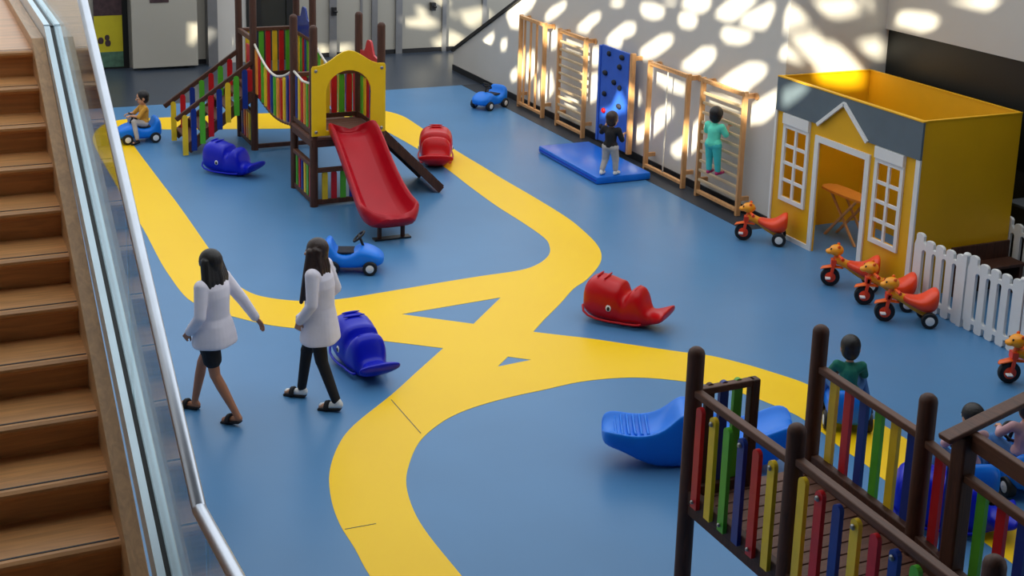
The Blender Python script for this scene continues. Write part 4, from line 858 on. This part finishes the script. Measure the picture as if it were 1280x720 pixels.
def top_segs(J, k, sl=1.0, inf=0.014):
    P_, Ch, N = J['pelvis'], J['chest'], J['neck']; out = []
    for s in 'LR':
        out.append((Ch, J['sh' + s], 0.087 * k + inf, 0.052 * k + inf)); e = J['sh' + s].lerp(J['el' + s], min(1, sl * 2)); out.append((J['sh' + s], e, 0.048 * k + inf, 0.042 * k + inf))
        if sl > 0.5: out.append((J['el' + s], J['el' + s].lerp(J['wr' + s], (sl - 0.5) * 2), 0.042 * k + inf, 0.033 * k + inf))
        out.append((P_.lerp(Ch, 0.15), P_.lerp(J['hip' + s], 0.8) + (Ch - P_) * 0.12, 0.10 * k + inf, 0.09 * k + inf))
    out += [(P_.lerp(Ch, 0.1), P_.lerp(Ch, 0.5), 0.112 * k + inf, 0.104 * k + inf), (P_.lerp(Ch, 0.4), Ch, 0.104 * k + inf, 0.117 * k + inf), (Ch, N.lerp(Ch, 0.35), 0.095 * k + inf, 0.06 * k + inf)]
    return out
def leg_segs(J, k, ln=1.0, inf=0.012):
    out = []
    for s in 'LR':
        out.append((J['pelvis'], J['hip' + s], 0.104 * k + inf, 0.092 * k + inf)); out.append((J['hip' + s], J['hip' + s].lerp(J['kn' + s], min(1, ln * 2)), 0.083 * k + inf, 0.06 * k + inf))
        if ln > 0.5: out.append((J['kn' + s], J['kn' + s].lerp(J['an' + s], (ln - 0.5) * 2), 0.056 * k + inf, 0.042 * k + inf))
    return out
def shoes(t, J, k, m, sandal=False, label=None):
    for s in 'LR':
        fd = J['toe' + s] - J['an' + s]; f = V(fd.x, fd.y, 0).normalized(); sd = V(-f.y, f.x, 0); heel = J['an' + s] + V(0, 0, -0.038 * k) - f * 0.03 * k
        bm = B()
        if sandal:
            dz = V(0, 0, -0.03 * k)
            for q in (-0.02, 0.0, 0.02): cap(bm, heel + dz + sd * q * k, J['toe' + s] + dz + sd * q * k + f * 0.015 * k, 0.02 * k, 0.018 * k, 10)
            mid = heel.lerp(J['toe' + s], 0.72)
            tube(bm, [mid + sd * (0.05 * math.cos(a)) * k + V(0, 0, (-0.02 + 0.062 * math.sin(a)) * k) for a in [math.pi * j / 10 for j in range(11)]], 0.016 * k, 8)
            mid = heel.lerp(J['toe' + s], 0.6)
            tube(bm, [mid + sd * (0.05 * math.cos(a)) * k + V(0, 0, (-0.02 + 0.066 * math.sin(a)) * k) for a in [math.pi * j / 10 for j in range(11)]], 0.016 * k, 8)
        else:
            cap(bm, heel, J['toe' + s], 0.039 * k, 0.034 * k); cap(bm, heel, J['an' + s], 0.039 * k, 0.041 * k)
            for q in (-0.014, 0.014): cap(bm, heel.lerp(J['toe' + s], 0.5) + sd * q * k, J['toe' + s] + sd * q * k, 0.035 * k, 0.029 * k)
        obj('sandal' if sandal else 'shoe', bm, m, t, remesh=0.006 if k > 0.8 else 0.004, label=label)

# ---- two women in white coats, walking away to the left
def woman_joints(stride=0.27, lat=0.06):
    return dict(pelvis=V(0, 0, 0.88), chest=V(0, 0.0, 1.20), neck=V(0, 0.0, 1.37), head=V(0, 0.025, 1.485),
        shL=V(-0.165, 0, 1.315), shR=V(0.165, 0, 1.315), hipL=V(-0.085, 0, 0.85), hipR=V(0.085, 0, 0.85))
J = woman_joints()
J.update(elR=V(0.26, -0.13, 1.09), wrR=V(0.345, -0.22, 0.89), fdR=V(0.10, -0.10, -0.2), elL=V(-0.23, -0.03, 1.06), wrL=V(-0.20, 0.12, 0.88),
    knR=V(0.085, 0.20, 0.47), anR=V(0.05, 0.27, 0.085), toeR=V(0.04, 0.42, 0.03), knL=V(-0.075, -0.06, 0.46), anL=V(-0.05, -0.27, 0.11), toeL=V(-0.05, -0.13, 0.03), look=V(0, 1, -0.12))
rz1 = ang(-0.66, 0.75) - math.pi / 2
t, R, x, hd, up = person('woman with shoulder-length black hair, short white coat and bare legs, walking', (2.34, 11.27, 0), rz1, J, 0.93, 1.0, M_skin, M_hair, 0.0055, curl=(0.5, 0.35), palm=((1, 0, 0), (-1, 0.3, 0)))
def longhair(ln, w=1.0, full=0.042):
    def f(bm, H, x, hd, up):
        for q in (-0.078, -0.052, -0.026, 0, 0.026, 0.052, 0.078):
            a = H + x * q - hd * (0.05 - abs(q) * 0.4) + up * 0.03; b = H + x * q * 1.25 * w - hd * (0.095 - abs(q) * 0.5) - V(0, 0, 0.14); c = H + x * (q * 1.3 * w) - hd * (0.115 - abs(q) * 0.5) - V(0, 0, ln - abs(q) * 0.35 + 0.015 * math.sin(q * 90))
            cap(bm, a, b, full, full * 0.95, 10); cap(bm, b, c, full * 0.95, full * 0.5, 10)
    return f
hair_cap(t, J, R, 1.0, M_hair, 0.006, longhair(0.33, 1.25, full=0.05), 1.13)
def coat(t, J, hem, k, flare=1.0, sleeves=True, collar=True):
    bm = B(); rr = []
    P_, Ch = J['pelvis'], J['chest']
    for z, rx, ry in ((hem, 0.215 * flare, 0.175 * flare), (hem + 0.02, 0.218 * flare, 0.178 * flare), (hem + 0.1, 0.205 * flare, 0.168 * flare), (hem + 0.2, 0.185, 0.152), (1.0, 0.158, 0.13), (1.1, 0.158, 0.13), (1.2, 0.17, 0.132), (1.28, 0.172, 0.118), (1.33, 0.15, 0.095), (1.37, 0.09, 0.075), (1.39, 0.066, 0.066)):
        rr.append([V((rx + 0.006 * math.sin(6 * a + z * 3) * (z < 1.0)) * math.cos(a), (ry + 0.006 * math.sin(5 * a) * (z < 1.0)) * math.sin(a) * (1.08 if math.sin(a) < 0 else 1), z) for a in [2 * math.pi * q / 32 for q in range(32)]])
    rings(bm, rr)
    for s in 'LR':
        cap(bm, J['sh' + s].lerp(Ch, 0.15), J['sh' + s], 0.075, 0.068, 14); cap(bm, J['sh' + s], J['el' + s], 0.066, 0.054, 14); cap(bm, J['el' + s], J['el' + s].lerp(J['wr' + s], 0.93), 0.054, 0.043, 14)
    c = obj('coat', bm, M_coat, t, remesh=0.008, label='white coat')
    bm = B(); torus(bm, Matrix.Translation((0, 0.0, 1.385)) @ Matrix.Scale(1.0, 4), 0.068, 0.018, 24, 8); obj('collar', bm, M_coat, c, smooth=True)
    bm = B()
    for s in (-1, 1):
        bm2 = B(); box(bm2, (s * 0.1 - 0.05, 0.155, 0.82), (s * 0.1 + 0.05, 0.172, 0.93)); obj('pocket', bm2, M_coat, c, bevel=0.006)
    bm.free(); return c
coat(t, J, 0.74, 1.0, 1.04)
cloth(t, 'shorts', M_dark, [(J['pelvis'], J['hip' + s], 0.125, 0.11) for s in 'LR'] + [(J['hip' + s], J['hip' + s].lerp(J['kn' + s], 0.62), 0.098, 0.086) for s in 'LR'], 0.007, 'black shorts')
shoes(t, J, 0.93, M_dark, True, 'dark strappy sandal')
J = woman_joints()
J.update(elL=V(-0.215, -0.02, 1.06), wrL=V(-0.16, 0.13, 0.86), fdL=V(0.05, 0.05, -0.15), elR=V(0.235, -0.07, 1.07), wrR=V(0.19, 0.09, 0.90), fdR=V(-0.02, 0.14, -0.1),
    knL=V(-0.07, -0.05, 0.47), anL=V(-0.085, -0.20, 0.095), toeL=V(-0.09, -0.05, 0.035), knR=V(0.09, 0.16, 0.48), anR=V(0.10, 0.22, 0.085), toeR=V(0.10, 0.37, 0.035), look=V(-0.1, 1, -0.1))
for q in J: J[q] = J[q] * 1.02
rz2 = ang(-0.78, 0.62) - math.pi / 2
t, R, x, hd, up = person('woman with long straight brown hair, long white coat and black leggings, walking', (3.30, 11.18, 0), rz2, J, 0.93, 1.0, M_skin2, M_hairb, 0.0055, curl=(0.4, 0.5), palm=((1, 0, 0), (-1, 0, 0)))
def hair2(bm, H, x, hd, up):
    longhair(0.26)(bm, H, x, hd, up)
    for q in (0, 1, 2):
        a = H - x * (0.085 - 0.006 * q) + hd * (0.03 - 0.035 * q) + up * 0.02; b = H - x * (0.115) + hd * (0.055 - 0.03 * q) - V(0, 0, 0.16); c = H - x * (0.135) + hd * (0.105 - 0.035 * q) - V(0, 0, 0.44 - 0.03 * q)
        cap(bm, a, b, 0.04, 0.038, 10); cap(bm, b, c, 0.038, 0.02, 10)
hair_cap(t, J, R, 1.0, M_hairb, 0.006, hair2, 1.08)
coat(t, J, 0.66, 1.0, 1.0)
cloth(t, 'leggings', M_dark, leg_segs(J, 0.93, 0.97, 0.006), 0.007, 'black leggings')
for s in 'LR':
    fd = J['toe' + s] - J['an' + s]; bm = B(); hl = J['an' + s] - V(0, 0, 0.036) - fd * 0.18; cap(bm, J['an' + s] + V(0, 0, 0.02), hl, 0.036, 0.036); cap(bm, hl, J['toe' + s] - fd * 0.06, 0.036, 0.031); obj('sock', bm, M_whitep, t, remesh=0.006, label='white sock')
shoes(t, J, 0.95, M_dark, True, 'black slide sandal')

# ---- children
def seated(look=(0, 1, 0), z=0.31, reach=0.30, hz=0.46):
    return dict(pelvis=V(0, 0, z), chest=V(0, 0.0, z + 0.20), neck=V(0, 0.0, z + 0.305), head=V(0, 0.015, z + 0.42), shL=V(-0.115, 0.0, z + 0.265), shR=V(0.115, 0, z + 0.265),
        elL=V(-0.16, 0.12, z + 0.14), elR=V(0.16, 0.12, z + 0.14), wrL=V(-0.085, 0.24, hz), wrR=V(0.085, 0.24, hz), fdL=V(0.02, 0.1, -0.02), fdR=V(-0.02, 0.1, -0.02),
        hipL=V(-0.06, 0.01, z - 0.01), hipR=V(0.06, 0.01, z - 0.01), knL=V(-0.155, 0.20, z + 0.06), knR=V(0.155, 0.20, z + 0.06), anL=V(-0.25, 0.17, 0.07), anR=V(0.25, 0.17, 0.07), toeL=V(-0.27, 0.27, 0.03), toeR=V(0.27, 0.27, 0.03), look=V(*look))
def child_on_car(label, car, mtop, mleg, skin=M_skin2, look=(0, 1, -0.1), sl=0.5, mshoe=M_dark, toplab=None, leglab=None, lean=0.0, k=0.62, hk=0.98):
    J = seated(look); rz = car.rotation_euler.z - math.pi / 2; d = V(math.cos(car.rotation_euler.z), math.sin(car.rotation_euler.z), 0); loc = car.location - d * 0.10
    for q in ('chest', 'neck', 'head', 'shL', 'shR'): J[q] = J[q] + V(0, lean * (J[q].z - 0.3), 0)
    t, R, x, hd, up = person(label, loc, rz, J, k, hk, skin, M_hair, 0.0042, curl=(0.9, 0.9), palm=((0.2, 0.2, -1), (-0.2, 0.2, -1)))
    hair_cap(t, J, R, hk, M_hair, 0.006, None, 1.04); cloth(t, 'shirt', mtop, top_segs(J, k, sl, 0.010), 0.006, toplab); cloth(t, 'trousers', mleg, leg_segs(J, k, 0.92, 0.008), 0.006, leglab); shoes(t, J, k, mshoe)
    return t
child_on_car('child in a mustard yellow shirt driving a blue car by the glass railing', car_y, M_must, M_greyc, toplab='mustard yellow shirt', leglab='pale trousers')
child_on_car('child in a dark green shirt seen from behind on a blue car, facing away', car_g, M_gr, M_jean, look=(0.15, 1, -0.2), sl=0.95, toplab='dark green shirt', leglab='blue jeans', k=0.68, hk=1.02, lean=0.1)
child_on_car('child in pale pink top leaning on a blue car at the right edge', car_p, M_pink, M_jean, look=(0.2, 1, -0.2), sl=0.8, toplab='pale pink top')
child_on_car('dark-haired child largely hidden behind the roof beam of the near play bridge', car_n, M_pink, M_jean, look=(-0.2, 1, -0.2), sl=0.8)

def upright(h):   # standing child of height about 0.95
    J = dict(pelvis=V(0, 0, 0.43), chest=V(0, 0.01, 0.61), neck=V(0, 0.01, 0.71), head=V(0, 0.03, 0.82), shL=V(-0.11, 0.01, 0.675), shR=V(0.11, 0.01, 0.675), hipL=V(-0.055, 0, 0.415), hipR=V(0.055, 0, 0.415),
        elL=V(-0.16, 0.05, 0.56), elR=V(0.16, 0.05, 0.56), wrL=V(-0.14, 0.15, 0.60), wrR=V(0.14, 0.15, 0.60), knL=V(-0.065, 0.02, 0.235), knR=V(0.065, 0.02, 0.235), anL=V(-0.07, -0.01, 0.06), anR=V(0.07, -0.01, 0.06), toeL=V(-0.08, 0.09, 0.025), toeR=V(0.08, 0.09, 0.025))
    return {q: v * h for q, v in J.items()}
J = upright(1.06)
J.update(elL=V(-0.175, 0.04, 0.64), wrL=V(-0.13, 0.13, 0.76), fdL=V(0.02, 0.06, 0.08), elR=V(0.17, 0.06, 0.55), wrR=V(0.13, 0.17, 0.60), knL=V(-0.085, 0.03, 0.235), anL=V(-0.10, -0.06, 0.06), toeL=V(-0.11, 0.04, 0.025), knR=V(0.075, 0.05, 0.24), anR=V(0.08, 0.05, 0.06), toeR=V(0.09, 0.15, 0.025), look=V(0.05, 1, 0.1))
t, R, x, hd, up = person('toddler in a black shirt standing on the blue mat at the climbing board', (9.60, 17.02, 0.122), ang(0.80, 0.60) - math.pi / 2, J, 0.72, 1.04, M_skin2, M_hairb, 0.0042, curl=(0.3, 0.4), palm=((0, 1, 0), (0, 1, 0)))
hair_cap(t, J, R, 1.04, M_hairb, 0.006, None, 1.03); cloth(t, 'shirt', M_dark, top_segs(J, 0.72, 0.45, 0.012), 0.006, 'black shirt'); cloth(t, 'trousers', M_greyc, leg_segs(J, 0.72, 0.9, 0.012), 0.006, 'pale grey trousers'); shoes(t, J, 0.72, M_whitep, label='white shoe')
# climbing child: standing on a rung of the nearest wall bars, hands on a higher rung
J = upright(1.06)
J.update(elL=V(-0.17, 0.06, 0.60), wrL=V(-0.135, 0.145, 0.71), fdL=V(0.0, 0.08, 0.05), elR=V(0.17, 0.06, 0.60), wrR=V(0.135, 0.145, 0.71), fdR=V(0, 0.08, 0.05), anL=V(-0.07, 0.03, 0.055), anR=V(0.07, 0.05, 0.055), toeL=V(-0.08, 0.13, 0.03), toeR=V(0.085, 0.15, 0.03), look=V(-0.25, 1, 0.05))
t, R, x, hd, up = person('child in mint green top and teal trousers climbing the nearest wall bars', (10.30, 15.30, 0.52), ang(0.93, 0.36) - math.pi / 2, J, 0.72, 1.04, M_skin2, M_hair, 0.0042, curl=(1.0, 1.0), palm=((0, 1, -0.6), (0, 1, -0.6)))
hair_cap(t, J, R, 1.04, M_hair, 0.006, None, 1.05); cloth(t, 'shirt', M_mint, top_segs(J, 0.72, 0.45, 0.016), 0.006, 'mint green top'); cloth(t, 'trousers', M_teal, leg_segs(J, 0.72, 0.95, 0.012), 0.006, 'teal trousers'); shoes(t, J, 0.72, M_shoep, label='magenta shoe')

# ================================================================== SMALL THINGS AT THE BACK
pn = thing('poster', 'yellow poster with dark print on the black panel at the back wall', 'poster', (3.75, BY - 0.08, 0))
a, b = onY(117, 20, BY - 0.08), onY(154, 64, BY - 0.08)
bm = B(); box(bm, (a.x, BY - 0.085, b.z), (b.x, BY - 0.07, a.z)); obj('sheet', bm, M_poster, pn, world=True, label='yellow sheet')
bm = B(); box(bm, (a.x, BY - 0.09, a.z), (b.x, BY - 0.07, a.z + 0.42)); obj('top_picture', bm, M_posterd, pn, world=True, label='dark printed picture')
bm = B(); box(bm, (a.x, BY - 0.09, b.z - 0.32), (b.x, BY - 0.07, b.z)); obj('bottom_picture', bm, M_posterg, pn, world=True, label='green printed picture')
for px, py, r in ((126, 51, 0.06), (134, 47, 0.05), (135, 54, 0.06)):
    p = onY(px, py, BY - 0.09); bm = B(); ell(bm, (p.x, BY - 0.088, p.z), (r, 0.006, r * 1.3), None, 10, 6); obj('print', bm, M_posterd, pn, world=True, label='dark printed shape')
nt = B(); a, b = onY(187, -6, BY - 0.46), onY(211, 3, BY - 0.46); box(nt, (a.x, BY - 0.462, b.z), (b.x, BY - 0.452, a.z + 0.1))
tag(obj('notice', nt, M_posterd, None), 'dark notice at the top of the white door panel', 'notice')
for px, py in ((417, 14), (541, 8)):
    p = onY(px, py, BY - 0.06); bm = B(); box(bm, (p.x - 0.05, BY - 0.13, p.z - 0.09), (p.x + 0.05, BY - (0.061 if px < 500 else 0.001), p.z + 0.09)); ell(bm, (p.x + 0.02, BY - 0.15, p.z), (0.05, 0.04, 0.035), None, 10, 8)
    tag(obj('door_closer', bm, M_base, None), 'small black fitting on the grey mullion above the %s' % ('yellow slide arch' if px < 500 else 'sunlit floor by the sloping wall'), 'fitting')
